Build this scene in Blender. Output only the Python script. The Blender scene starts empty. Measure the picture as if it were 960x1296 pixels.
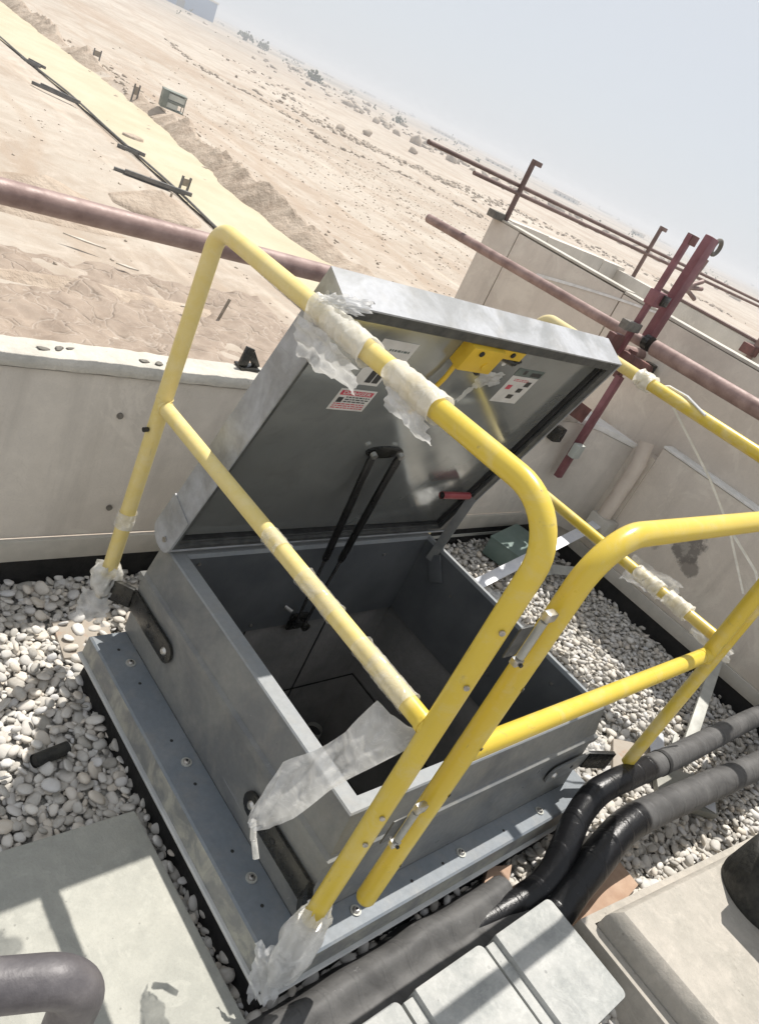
import bpy, bmesh, math, random
import numpy as np
from mathutils import Vector, Matrix

random.seed(7)
rng = np.random.default_rng(11)
S = bpy.context.scene
COL = S.collection

# ------------------------------------------------------------------ camera
CAM_ROT = [[0.7064, 0.030473, -0.707156], [-0.581525, 0.594551, -0.555282], [0.403519, 0.80348, 0.437712]]
CAM_POS = [-0.99773, -0.52134, 1.10129]
cd_ = bpy.data.cameras.new('camera')
cam = bpy.data.objects.new('camera', cd_)
COL.objects.link(cam)
M4 = Matrix(CAM_ROT).to_4x4()
M4.translation = Vector(CAM_POS)
cam.matrix_world = M4
cd_.sensor_fit = 'AUTO'
cd_.sensor_width = 36.0
cd_.lens = 26.893
cd_.clip_start = 0.02
cd_.clip_end = 30000
S.camera = cam

# ------------------------------------------------------------------ sky and sun
SUN_DIR = Vector((0.41, 0.22, 1.0)).normalized()
elev = math.asin(SUN_DIR.z)
azim = math.atan2(SUN_DIR.x, SUN_DIR.y)
W = bpy.data.worlds.new('World')
S.world = W
W.use_nodes = True
wn = W.node_tree
bg = wn.nodes['Background']
sky = wn.nodes.new('ShaderNodeTexSky')
sky.sky_type = 'NISHITA'
sky.sun_disc = False
sky.sun_elevation = elev
sky.sun_rotation = azim
sky.altitude = 10
sky.air_density = 1.0
sky.dust_density = 1.2
sky.ozone_density = 2.0
mx = wn.nodes.new('ShaderNodeMix')          # dusty air: the clear-sky colour washed out with an even pale grey blue
mx.data_type = 'RGBA'
mx.inputs[0].default_value = 0.93
wn.links.new(sky.outputs['Color'], mx.inputs[6])
mx.inputs[7].default_value = (4.55, 4.75, 5.05, 1)
wn.links.new(mx.outputs[2], bg.inputs['Color'])
bg.inputs['Strength'].default_value = 0.12
sl = bpy.data.lights.new('sun', 'SUN')
sl.energy = 4.4
sl.angle = math.radians(0.55)
sl.color = (1.0, 0.955, 0.89)
sun = bpy.data.objects.new('sun', sl)
COL.objects.link(sun)
sun.rotation_euler = SUN_DIR.to_track_quat('Z', 'Y').to_euler()
sun.location = (0, 0, 30)
vs = S.view_settings
vs.view_transform = 'Standard'
vs.look = 'None'
vs.exposure = 0.38
vs.gamma = 1.0
vs.use_curve_mapping = False


# ------------------------------------------------------------------ materials
def srgb(r, g, b):
    def f(c):
        c /= 255.0
        return c / 12.92 if c <= 0.04045 else ((c + 0.055) / 1.055) ** 2.4
    return (f(r), f(g), f(b), 1.0)


class NT:
    def __init__(s, name):
        s.m = bpy.data.materials.new(name)
        s.m.use_nodes = True
        s.t = s.m.node_tree
        s.b = s.t.nodes['Principled BSDF']
        s.geo = s.t.nodes.new('ShaderNodeNewGeometry')
        s.pos = s.geo.outputs['Position']

    def n(s, kind, **kw):
        nd = s.t.nodes.new(kind)
        for k, v in kw.items():
            setattr(nd, k, v)
        return nd

    def link(s, a, b):
        s.t.links.new(a, b)

    def val(s, sock, v):
        if isinstance(v, (int, float, tuple, list)):
            sock.default_value = v
        else:
            s.link(v, sock)

    def noise(s, scale, detail=4, rough=0.55, dist=0.0, vec=None, stretch=None):
        nd = s.n('ShaderNodeTexNoise')
        nd.inputs['Scale'].default_value = scale
        nd.inputs['Detail'].default_value = detail
        nd.inputs['Roughness'].default_value = rough
        nd.inputs['Distortion'].default_value = dist
        v = vec or s.pos
        if stretch:
            mp = s.n('ShaderNodeMapping')
            mp.inputs['Scale'].default_value = stretch[:3]
            if len(stretch) > 3:
                mp.inputs['Rotation'].default_value = (0, 0, stretch[3])
            s.link(v, mp.inputs['Vector'])
            v = mp.outputs['Vector']
        s.link(v, nd.inputs['Vector'])
        return nd.outputs['Fac']

    def voro(s, scale, feature='F1', vec=None, out='Distance'):
        nd = s.n('ShaderNodeTexVoronoi', feature=feature)
        nd.inputs['Scale'].default_value = scale
        s.link(vec or s.pos, nd.inputs['Vector'])
        return nd.outputs[out]

    def ramp(s, fac, a, b, lo=0.0, hi=1.0):
        nd = s.n('ShaderNodeMapRange', clamp=True)
        nd.inputs['From Min'].default_value = a
        nd.inputs['From Max'].default_value = b
        nd.inputs['To Min'].default_value = lo
        nd.inputs['To Max'].default_value = hi
        s.val(nd.inputs['Value'], fac)
        return nd.outputs['Result']

    def mix(s, fac, a, b, mode='MIX'):
        nd = s.n('ShaderNodeMix', data_type='RGBA', blend_type=mode)
        s.val(nd.inputs[0], fac)
        s.val(nd.inputs[6], a)
        s.val(nd.inputs[7], b)
        return nd.outputs[2]

    def math(s, op, a, b=0.0):
        nd = s.n('ShaderNodeMath', operation=op)
        s.val(nd.inputs[0], a)
        s.val(nd.inputs[1], b)
        return nd.outputs[0]

    def comp(s, ax):
        nd = s.n('ShaderNodeSeparateXYZ')
        s.link(s.pos, nd.inputs[0])
        return nd.outputs['XYZ'.index(ax)]

    def bump(s, h, strength=0.3, dist=0.01, prev=None):
        nd = s.n('ShaderNodeBump')
        nd.inputs['Strength'].default_value = strength
        nd.inputs['Distance'].default_value = dist
        s.val(nd.inputs['Height'], h)
        if prev is not None:
            s.link(prev, nd.inputs['Normal'])
        return nd.outputs['Normal']

    def blob(s, p, r, soft=0.5, nz=None, amt=0.5):
        """mask near point p (metres) with an uneven rim"""
        vm = s.n('ShaderNodeVectorMath', operation='DISTANCE')
        s.link(s.pos, vm.inputs[0])
        vm.inputs[1].default_value = p
        d = vm.outputs['Value']
        if nz is not None:
            d = s.math('ADD', d, s.math('MULTIPLY', s.math('SUBTRACT', nz, 0.5), amt * r * 2))
        return s.ramp(d, r * (1 - soft), r, 1.0, 0.0)

    def done(s, col, rough=0.6, metal=0.0, normal=None, spec=0.5, **kw):
        s.val(s.b.inputs['Base Color'], col)
        s.val(s.b.inputs['Roughness'], rough)
        s.val(s.b.inputs['Metallic'], metal)
        s.b.inputs['Specular IOR Level'].default_value = spec
        if normal is not None:
            s.link(normal, s.b.inputs['Normal'])
        for k, v in kw.items():
            s.val(s.b.inputs[k.replace('_', ' ')], v)
        return s.m


def simple(name, c1, c2, scale=6, rough=0.6, metal=0.0, bump=0.15, bscale=60, bdist=0.004, spec=0.5, lo=0.35, hi=0.65):
    t = NT(name)
    f = t.ramp(t.noise(scale, 5, 0.6), lo, hi)
    nb = t.bump(t.noise(bscale, 4, 0.6), bump, bdist)
    r = t.ramp(t.noise(scale * 2.3, 4), 0.3, 0.7, rough * 0.85, min(1, rough * 1.15))
    return t.done(t.mix(f, c1, c2), r, metal, nb, spec)


def paint_grey(name, base, film, amount=0.5, rough=0.3, seed=0.0, bscale=5.0):
    """grey factory paint with patches of clinging protective film and site dust"""
    t = NT(name)
    off = t.n('ShaderNodeMapping')
    off.inputs['Location'].default_value = (seed, seed * 0.7, seed * 1.3)
    t.link(t.pos, off.inputs['Vector'])
    v = off.outputs['Vector']
    big = t.noise(bscale, 6, 0.62, 0.6, vec=v)
    fine = t.noise(70, 5, 0.65, vec=v)
    scr = t.noise(14, 5, 0.7, 0.4, vec=v, stretch=(1.0, 0.25, 6.0))
    c = t.mix(t.ramp(big, 0.42, 0.60, 0, amount), base, film)
    c = t.mix(t.ramp(t.noise(17, 6, 0.7, vec=v), 0.5, 0.8, 0, 0.35), c, (0.33, 0.30, 0.25, 1))
    c = t.mix(t.ramp(scr, 0.66, 0.72, 0, 0.35), c, (0.42, 0.43, 0.43, 1))
    s1_ = t.noise(30, 4, 0.6, 0.3, vec=v, stretch=(0.12, 5.0, 5.0, 0.5))
    s2_ = t.noise(26, 4, 0.6, 0.3, vec=v, stretch=(5.0, 0.12, 5.0, 0.2))
    c = t.mix(t.ramp(s1_, 0.70, 0.74, 0, 0.35), c, (0.5, 0.5, 0.48, 1))
    c = t.mix(t.ramp(s2_, 0.70, 0.74, 0, 0.30), c, (0.07, 0.07, 0.07, 1))
    c = t.mix(t.ramp(fine, 0.35, 0.7, 0.0, 0.14), c, (0.05, 0.05, 0.05, 1))
    r = t.ramp(t.math('ADD', big, t.math('MULTIPLY', fine, 0.3)), 0.4, 0.9, rough, rough + 0.35)
    n = t.bump(big, 0.12, 0.01)
    n = t.bump(fine, 0.06, 0.002, n)
    return t.done(c, r, 0.0, n, 0.5)


MT = {}
MT['curb'] = paint_grey('curb_grey_paint', (0.150, 0.156, 0.158, 1), (0.25, 0.25, 0.23, 1), 0.75, 0.24)
MT['rim'] = paint_grey('rim_grey_paint', (0.23, 0.25, 0.265, 1), (0.33, 0.33, 0.32, 1), 0.4, 0.35, 3.0)
MT['flange'] = paint_grey('flange_grey_paint', (0.17, 0.195, 0.22, 1), (0.25, 0.265, 0.275, 1), 0.5, 0.4, 5.0)
MT['drip'] = paint_grey('drip_edge_film_metal', (0.20, 0.205, 0.20, 1), (0.40, 0.39, 0.33, 1), 0.85, 0.3, 9.0, 16.0)
MT['lip'] = simple('light_grey_trim', (0.36, 0.37, 0.37, 1), (0.5, 0.5, 0.48, 1), 9, 0.5, 0.0, 0.2, 40)
MT['cover'] = paint_grey('cover_grey_paint', (0.27, 0.275, 0.275, 1), (0.42, 0.43, 0.45, 1), 0.9, 0.32, 13.0, 7.0)
MT['cover_top'] = MT['cover']


def liner_mat():
    t = NT('cover_liner_semi_gloss')
    big = t.noise(3.5, 6, 0.6, 0.5)
    fine = t.noise(55, 4, 0.6)
    c = t.mix(t.ramp(big, 0.35, 0.65), (0.33, 0.345, 0.335, 1), (0.42, 0.435, 0.42, 1))
    c = t.mix(t.ramp(t.noise(11, 6, 0.7, 0.8), 0.55, 0.75, 0, 0.4), c, (0.24, 0.24, 0.225, 1))
    c = t.mix(t.ramp(t.noise(26, 6, 0.75, vec=None, stretch=(1, 1, .2)), 0.62, 0.7, 0, 0.25), c, (0.3, 0.3, 0.29, 1))
    r = t.ramp(big, 0.35, 0.7, 0.09, 0.22)
    n = t.bump(t.noise(7, 3, 0.5), 0.05, 0.01)
    return t.done(c, r, 0.6, t.bump(fine, 0.03, 0.001, n), 0.6)


MT['liner'] = liner_mat()
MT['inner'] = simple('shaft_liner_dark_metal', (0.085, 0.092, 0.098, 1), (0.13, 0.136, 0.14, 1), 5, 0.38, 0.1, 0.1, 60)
MT['shaft'] = simple('shaft_raw_concrete', (0.15, 0.15, 0.145, 1), (0.27, 0.26, 0.25, 1), 4, 0.9, 0, 0.4, 35, 0.01)
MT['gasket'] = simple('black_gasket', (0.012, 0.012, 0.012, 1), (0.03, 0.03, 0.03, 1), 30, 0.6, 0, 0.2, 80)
MT['black_metal'] = simple('black_bracket_metal', (0.012, 0.013, 0.014, 1), (0.05, 0.048, 0.04, 1), 22, 0.28, 0.3, 0.15, 70)
MT['dark_lip'] = simple('dark_grey_lip', (0.05, 0.053, 0.052, 1), (0.10, 0.10, 0.095, 1), 30, 0.5, 0.1, 0.2, 60)
MT['steel'] = simple('zinc_steel', (0.42, 0.41, 0.38, 1), (0.62, 0.6, 0.56, 1), 40, 0.33, 0.85, 0.1, 90)
MT['screw'] = simple('screw_steel', (0.3, 0.29, 0.27, 1), (0.55, 0.52, 0.48, 1), 90, 0.35, 0.8, 0.1, 200)
MT['strut'] = simple('strut_black', (0.010, 0.010, 0.010, 1), (0.022, 0.022, 0.022, 1), 20, 0.3, 0.2, 0.05, 60)
MT['rod'] = simple('strut_rod', (0.12, 0.12, 0.12, 1), (0.2, 0.2, 0.2, 1), 20, 0.2, 0.8, 0.02, 60)
MT['red_grip'] = simple('red_vinyl', (0.22, 0.025, 0.035, 1), (0.30, 0.055, 0.06, 1), 18, 0.4, 0, 0.1, 60)


def yellow(name, filmlike):
    t = NT(name)
    f = t.ramp(t.noise(3, 4), 0.3, 0.7)
    c = t.mix(f, (0.60, 0.44, 0.045, 1), (0.68, 0.51, 0.07, 1))
    grit = t.noise(120, 5, 0.7)
    c = t.mix(t.ramp(grit, 0.62, 0.75, 0, 0.3), c, (0.45, 0.36, 0.16, 1))
    c = t.mix(t.ramp(t.noise(40, 6, 0.75, 0.5), 0.62, 0.72, 0, 0.6), c, (0.33, 0.25, 0.10, 1))
    c = t.mix(t.ramp(t.noise(13, 6, 0.75, 0.8), 0.50, 0.68, 0, 0.38), c, (0.62, 0.53, 0.27, 1))
    c = t.mix(t.ramp(t.noise(75, 3, 0.6, 0.2, stretch=(1, 1, 0.15)), 0.70, 0.74, 0, 0.7), c, (0.22, 0.17, 0.09, 1))
    if filmlike == 1:      # faded, dusty length still in its thin film, starts about mid rail
        y = t.comp('Y')
        z = t.comp('Z')
        m = t.ramp(t.math('ADD', y, t.math('MULTIPLY', t.noise(9, 4), 0.16)), 0.30, 0.42)
        m2 = t.ramp(t.math('ADD', y, t.math('MULTIPLY', t.noise(12, 4), 0.1)), -0.02, 0.02)
        low = t.ramp(z, 0.40, 0.44, 1, 0)
        m = t.math('MAXIMUM', m, t.math('MULTIPLY', m2, low))
        m = t.math('MULTIPLY', m, t.ramp(t.noise(26, 5, 0.7, 0.6), 0.3, 0.62, 0.55, 0.95))
        c = t.mix(t.math('MULTIPLY', m, 0.62), c, (0.74, 0.64, 0.38, 1))
        r = t.ramp(m, 0, 1, 0.32, 0.5)
    else:
        r = t.ramp(t.noise(8, 3), 0.3, 0.7, 0.26, 0.38)
    if filmlike == 2:
        c = t.mix(t.ramp(t.noise(8, 5, 0.7, 0.6), 0.48, 0.62, 0, 0.55), c, (0.68, 0.58, 0.34, 1))
        c = t.mix(t.ramp(t.comp('Y'), 0.42, 0.60, 0, 0.7), c, (0.66, 0.58, 0.38, 1))
    n = t.bump(t.noise(35, 3), 0.05, 0.004)
    return t.done(c, r, 0, t.bump(grit, 0.05, 0.001, n), 0.5)


MT['yellow'] = yellow('yellow_powder_coat', 0)
MT['yellow_old'] = yellow('yellow_coat_under_film', 1)
MT['yellow_far'] = yellow('yellow_coat_patchy_film', 2)


def film_mat(name, col, alpha, rough=0.2):
    t = NT(name)
    cr = t.noise(26, 3, 0.55, 1.2)
    st = t.noise(11, 2, 0.5, 1.5)
    edge = t.ramp(t.math('ABSOLUTE', t.math('SUBTRACT', cr, 0.5)), 0.0, 0.03, 1.0, 0.0)
    c = t.mix(t.math('MULTIPLY', edge, 0.22), col, (0.88, 0.88, 0.87, 1))
    a = t.ramp(st, 0.36, 0.62, alpha - 0.12, min(1, alpha + 0.15))
    a = t.math('MINIMUM', t.math('ADD', a, t.math('MULTIPLY', edge, 0.08)), 1.0)
    n = t.bump(cr, 0.35, 0.008)
    n = t.bump(st, 0.8, 0.012, n)
    tr = t.n('ShaderNodeBsdfTransparent')
    tl = t.n('ShaderNodeBsdfTranslucent')
    tl.inputs['Color'].default_value = (0.85, 0.85, 0.83, 1)
    t.link(n, tl.inputs['Normal'])
    t.done(c, rough, 0, n, 0.6)
    m1 = t.n('ShaderNodeMixShader')
    m1.inputs[0].default_value = 0.35
    t.link(t.b.outputs[0], m1.inputs[1])
    t.link(tl.outputs[0], m1.inputs[2])
    m2 = t.n('ShaderNodeMixShader')
    t.link(a, m2.inputs[0])
    t.link(tr.outputs[0], m2.inputs[1])
    t.link(m1.outputs[0], m2.inputs[2])
    t.link(m2.outputs[0], t.t.nodes['Material Output'].inputs['Surface'])
    return t.m


MT['film'] = film_mat('crumpled_clear_film', (0.78, 0.78, 0.77, 1), 0.62)
MT['film_thin'] = film_mat('thin_clear_film', (0.66, 0.67, 0.68, 1), 0.32, 0.2)
MT['film_dense'] = film_mat('layered_white_film', (0.80, 0.79, 0.75, 1), 0.70, 0.28)
MT['tape'] = simple('white_strap', (0.62, 0.62, 0.60, 1), (0.78, 0.78, 0.76, 1), 30, 0.45, 0, 0.2, 70)


def concrete(name, c1, c2, scale=2.5, pits=True, bump=0.25, stains=()):
    t = NT(name)
    big = t.noise(scale, 6, 0.6, 0.3)
    mid = t.noise(scale * 7, 6, 0.65)
    fine = t.noise(180, 4, 0.7)
    c = t.mix(t.ramp(big, 0.35, 0.65), c1, c2)
    c = t.mix(t.ramp(mid, 0.45, 0.75, 0, 0.35), c, tuple(x * 1.25 for x in c2[:3]) + (1,))
    c = t.mix(t.ramp(fine, 0.5, 0.8, 0, 0.25), c, tuple(x * 0.6 for x in c1[:3]) + (1,))
    if pits:
        v = t.voro(38)
        sz = t.ramp(t.noise(9, 2), 0.45, 0.7, 0.0, 0.16)
        pit = t.math('LESS_THAN', v, sz)
        c = t.mix(t.math('MULTIPLY', pit, 0.45), c, tuple(x * 0.5 for x in c1[:3]) + (1,))
    for (p, r, colr, amt) in stains:
        nz = t.noise(9, 6, 0.7)
        c = t.mix(t.math('MULTIPLY', t.blob(p, r, 0.25, nz, 1.3), amt), c, colr)
    stk = t.noise(5, 5, 0.65, 0.3, stretch=(2.2, 2.2, 0.25))
    c = t.mix(t.ramp(stk, 0.52, 0.72, 0, 0.28), c, tuple(x * 0.62 for x in c1[:3]) + (1,))
    wv = t.n('ShaderNodeVectorMath', operation='ADD')
    nn = t.n('ShaderNodeTexNoise')
    nn.inputs['Scale'].default_value = 4.0
    t.link(t.pos, nn.inputs['Vector'])
    t.link(t.pos, wv.inputs[0])
    t.link(nn.outputs['Color'], wv.inputs[1])
    ck = t.voro(1.7, 'DISTANCE_TO_EDGE', vec=wv.outputs['Vector'])
    c = t.mix(t.ramp(ck, 0.0, 0.004, 0.10, 0), c, tuple(x * 0.45 for x in c1[:3]) + (1,))
    bl = t.noise(scale * 2.2, 7, 0.7, 1.0)
    c = t.mix(t.ramp(bl, 0.56, 0.60, 0, 0.22), c, tuple(min(0.8, x * 1.28) for x in c2[:3]) + (1,))
    n = t.bump(mid, bump * 0.6, 0.01)
    n = t.bump(fine, bump, 0.002, n)
    return t.done(c, 0.85, 0, n, 0.3)


MT['parapet'] = concrete('parapet_panel_face', (0.54, 0.50, 0.445, 1), (0.63, 0.585, 0.52, 1), 1.8, False, 0.2)
MT['parapet_top'] = concrete('parapet_mortar_top', (0.44, 0.42, 0.37, 1), (0.54, 0.51, 0.45, 1), 7, True, 0.6)
MT['wall_r'] = concrete('right_parapet_face', (0.56, 0.50, 0.43, 1), (0.65, 0.59, 0.51, 1), 1.5, False, 0.2,
                        stains=[((2.47, 0.50, 0.02), 0.085, (0.16, 0.145, 0.13, 1), 0.85), ((2.47, 0.44, -0.06), 0.05, (0.18, 0.16, 0.14, 1), 0.75),
                                ((2.47, 0.62, 0.02), 0.03, (0.2, 0.17, 0.14, 1), 0.7), ((2.47, 0.63, -0.07), 0.035, (0.2, 0.17, 0.14, 1), 0.5)])
MT['paver'] = concrete('concrete_paver', (0.335, 0.335, 0.30, 1), (0.40, 0.395, 0.35, 1), 5, True, 0.4)
MT['block'] = concrete('precast_block', (0.30, 0.31, 0.30, 1), (0.44, 0.44, 0.42, 1), 9, True, 0.3)
MT['plinth'] = concrete('cast_plinth', (0.34, 0.32, 0.28, 1), (0.44, 0.405, 0.355, 1), 6, True, 0.4)
MT['membrane'] = simple('bitumen_membrane', (0.009, 0.009, 0.009, 1), (0.02, 0.019, 0.018, 1), 12, 0.7, 0, 0.5, 60, 0.006, 0.3)
MT['flash'] = simple('aluminium_flashing', (0.44, 0.42, 0.37, 1), (0.54, 0.51, 0.45, 1), 12, 0.6, 0.1, 0.3, 30)
MT['alu'] = simple('bright_aluminium_strip', (0.60, 0.62, 0.66, 1), (0.72, 0.73, 0.75, 1), 20, 0.4, 0.25, 0.2, 70)
MT['alu_dull'] = simple('dusty_grey_strip', (0.34, 0.34, 0.31, 1), (0.45, 0.45, 0.41, 1), 14, 0.6, 0.1, 0.3, 60)
MT['pvc'] = simple('beige_painted_pipe', (0.52, 0.45, 0.38, 1), (0.60, 0.53, 0.45, 1), 9, 0.6, 0, 0.2, 50)
MT['tube'] = simple('red_oxide_tube', (0.19, 0.12, 0.105, 1), (0.32, 0.225, 0.20, 1), 14, 0.55, 0.1, 0.2, 60)
MT['tube_dk'] = simple('brown_oxide_steel', (0.10, 0.045, 0.04, 1), (0.19, 0.08, 0.07, 1), 14, 0.6, 0.1, 0.3, 50)
MT['tube_red'] = simple('red_primed_steel', (0.15, 0.05, 0.058, 1), (0.24, 0.10, 0.11, 1), 10, 0.5, 0.1, 0.2, 50)
MT['tube_far'] = simple('dull_red_rail', (0.12, 0.075, 0.065, 1), (0.19, 0.13, 0.115, 1), 9, 0.6, 0.1, 0.2, 50)
MT['green_box'] = simple('green_painted_box', (0.12, 0.175, 0.155, 1), (0.155, 0.21, 0.19, 1), 12, 0.5, 0, 0.1, 60)
MT['ply'] = simple('orange_plywood', (0.34, 0.22, 0.15, 1), (0.44, 0.31, 0.22, 1), 14, 0.75, 0, 0.3, 50)
MT['rust'] = simple('rust_stained_board', (0.34, 0.30, 0.25, 1), (0.36, 0.20, 0.12, 1), 14, 0.85, 0, 0.4, 40, lo=0.55, hi=0.75)
MT['greysheet'] = simple('grey_green_board', (0.22, 0.22, 0.19, 1), (0.32, 0.31, 0.27, 1), 9, 0.6, 0, 0.2, 50)


def foam_mat(name, taped):
    t = NT(name)
    f = t.noise(10, 5, 0.65, 0.5)
    fine = t.noise(90, 4, 0.7)
    grey = t.mix(t.ramp(f, 0.35, 0.65), (0.062, 0.061, 0.060, 1), (0.115, 0.113, 0.11, 1))
    black = (0.010, 0.010, 0.011, 1)
    if taped:
        x = t.comp('X')
        m = t.ramp(t.math('ADD', x, t.math('MULTIPLY', t.math('SUBTRACT', t.noise(6, 3), 0.5), 0.05)), taped, taped + 0.015)
        c = t.mix(m, black, grey)
        r = t.ramp(m, 0, 1, 0.30, 0.55)
    else:
        c, r = grey, 0.62
    c = t.mix(t.ramp(t.noise(30, 6, 0.75), 0.64, 0.7, 0, 0.4), c, (0.3, 0.3, 0.3, 1))
    n = t.bump(f, 0.12, 0.01)
    lap = t.n('ShaderNodeTexWave', wave_type='BANDS', bands_direction='X')
    lap.inputs['Scale'].default_value = 4.2
    lap.inputs['Distortion'].default_value = 1.5
    t.link(t.pos, lap.inputs['Vector'])
    n = t.bump(t.ramp(lap.outputs['Fac'], 0.90, 0.97), 0.35, 0.003, n)
    n = t.bump(t.noise(45, 5, 0.7, 1.0), 0.22, 0.004, n)
    return t.done(c, r, 0, t.bump(fine, 0.3, 0.003, n), 0.35)


MT['foam'] = foam_mat('pipe_foam_taped', 1.16)
MT['foam2'] = foam_mat('pipe_foam_taped_short', 1.03)
MT['foam_sheet'] = foam_mat('rubber_sheet_grey', 0)
MT['handle'] = simple('dusty_dark_tube', (0.085, 0.078, 0.082, 1), (0.17, 0.158, 0.16, 1), 18, 0.5, 0.1, 0.35, 50)
MT['rubber'] = simple('black_rubber', (0.012, 0.012, 0.011, 1), (0.035, 0.034, 0.028, 1), 50, 0.6, 0, 0.6, 110, 0.004)


def pebble_mat():
    t = NT('river_pebbles')
    rnd = t.geo.outputs['Random Per Island']
    cr = t.n('ShaderNodeValToRGB')
    e = cr.color_ramp.elements
    e[0].position = 0.0
    e[0].color = (0.30, 0.28, 0.245, 1)
    e[1].position = 1.0
    e[1].color = (0.68, 0.645, 0.58, 1)
    for p, c in ((0.12, (0.42, 0.395, 0.35, 1)), (0.45, (0.53, 0.51, 0.475, 1)), (0.7, (0.60, 0.535, 0.445, 1)), (0.85, (0.52, 0.515, 0.51, 1))):
        x = e.new(p)
        x.color = c
    t.link(rnd, cr.inputs['Fac'])
    nz = t.noise(60, 5, 0.65)
    c = t.mix(t.ramp(nz, 0.35, 0.7, 0, 0.3), cr.outputs['Color'], (0.75, 0.73, 0.69, 1))
    c = t.mix(t.ramp(t.noise(25, 5, 0.7), 0.6, 0.75, 0, 0.3), c, (0.42, 0.36, 0.29, 1))
    n = t.bump(t.noise(160, 4, 0.6), 0.25, 0.002)
    return t.done(c, 0.75, 0, n, 0.3)


MT['pebble'] = pebble_mat()


def sand_mat():
    t = NT('desert_sand')
    a = t.noise(0.012, 6, 0.6, 0.4)
    b = t.noise(0.09, 6, 0.65, 0.3)
    c_ = t.noise(0.9, 6, 0.7)
    d = t.noise(5.0, 5, 0.75)
    tracks = t.noise(0.35, 6, 0.75, 0.8, stretch=(1.0, 0.10, 1, 0.12))
    tr2 = t.noise(0.06, 6, 0.7, 0.5, stretch=(1.0, 0.12, 1, -0.65))
    c = t.mix(t.ramp(a, 0.38, 0.62), (0.40, 0.352, 0.295, 1), (0.475, 0.425, 0.362, 1))
    c = t.mix(t.ramp(b, 0.46, 0.60, 0, 0.75), c, (0.335, 0.272, 0.215, 1))
    c = t.mix(t.ramp(tracks, 0.55, 0.7, 0, 0.4), c, (0.64, 0.55, 0.45, 1))
    c = t.mix(t.ramp(tr2, 0.54, 0.60, 0, 0.6), c, (0.34, 0.26, 0.195, 1))
    c = t.mix(t.ramp(c_, 0.45, 0.75, 0, 0.5), c, (0.34, 0.27, 0.205, 1))
    c = t.mix(t.ramp(t.noise(0.32, 7, 0.8, 0.6), 0.50, 0.64, 0, 0.35), c, (0.58, 0.52, 0.45, 1))
    c = t.mix(t.ramp(d, 0.62, 0.76, 0, 0.5), c, (0.3, 0.235, 0.185, 1))
    ln = t.n('ShaderNodeTexWave', wave_type='BANDS', bands_direction='X')
    ln.inputs['Scale'].default_value = 0.045
    ln.inputs['Distortion'].default_value = 9.0
    ln.inputs['Detail'].default_value = 4.0
    ln.inputs['Detail Scale'].default_value = 0.5
    mpp = t.n('ShaderNodeMapping')
    mpp.inputs['Rotation'].default_value = (0, 0, 0.25)
    t.link(t.pos, mpp.inputs['Vector'])
    t.link(mpp.outputs['Vector'], ln.inputs['Vector'])
    c = t.mix(t.ramp(ln.outputs['Fac'], 0.93, 0.99, 0, 0.35), c, (0.36, 0.28, 0.21, 1))
    # far plain: patchy scrub and built land
    vm = t.n('ShaderNodeVectorMath', operation='LENGTH')
    t.link(t.pos, vm.inputs[0])
    far = t.ramp(vm.outputs['Value'], 350, 900)
    f2 = t.ramp(t.noise(0.006, 8, 0.75, 0.5), 0.46, 0.58)
    c = t.mix(t.math('MULTIPLY', far, t.math('MULTIPLY', f2, 0.75)), c, (0.17, 0.16, 0.13, 1))
    n = t.bump(c_, 0.5, 0.12)
    n = t.bump(d, 0.45, 0.03, n)
    return t.done(c, 0.95, 0, n, 0.1)


MT['sand'] = sand_mat()
MT['road'] = simple('compacted_yellow_sand', (0.46, 0.40, 0.285, 1), (0.51, 0.455, 0.335, 1), 0.25, 0.95, 0, 0.2, 3, 0.03, 0.1)
MT['bank'] = simple('spoil_sand', (0.36, 0.285, 0.22, 1), (0.48, 0.40, 0.32, 1), 0.9, 0.95, 0, 0.8, 4, 0.15, 0.1)


def tarp_mat():
    t = NT('dusty_ground_sheet')
    w = t.noise(0.8, 4, 0.6, vec=None)
    mp = t.n('ShaderNodeVectorMath', operation='ADD')
    t.link(t.pos, mp.inputs[0])
    nz = t.n('ShaderNodeTexNoise')
    nz.inputs['Scale'].default_value = 1.3
    t.link(t.pos, nz.inputs['Vector'])
    t.link(nz.outputs['Color'], mp.inputs[1])
    e = t.voro(0.85, 'DISTANCE_TO_EDGE', vec=mp.outputs['Vector'])
    e2 = t.voro(2.1, 'DISTANCE_TO_EDGE', vec=mp.outputs['Vector'])
    c = t.mix(t.ramp(w, 0.35, 0.65), (0.235, 0.18, 0.137, 1), (0.33, 0.262, 0.205, 1))
    c = t.mix(t.ramp(e, 0.0, 0.03, 0.35, 0), c, (0.55, 0.48, 0.41, 1))
    c = t.mix(t.ramp(e2, 0.0, 0.03, 0.22, 0), c, (0.52, 0.45, 0.38, 1))
    c = t.mix(t.ramp(t.noise(3, 6, 0.7), 0.5, 0.7, 0, 0.3), c, (0.36, 0.28, 0.21, 1))
    n = t.bump(t.ramp(e, 0, 0.08), 0.7, 0.05)
    return t.done(c, 0.7, 0, n, 0.3)


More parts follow.
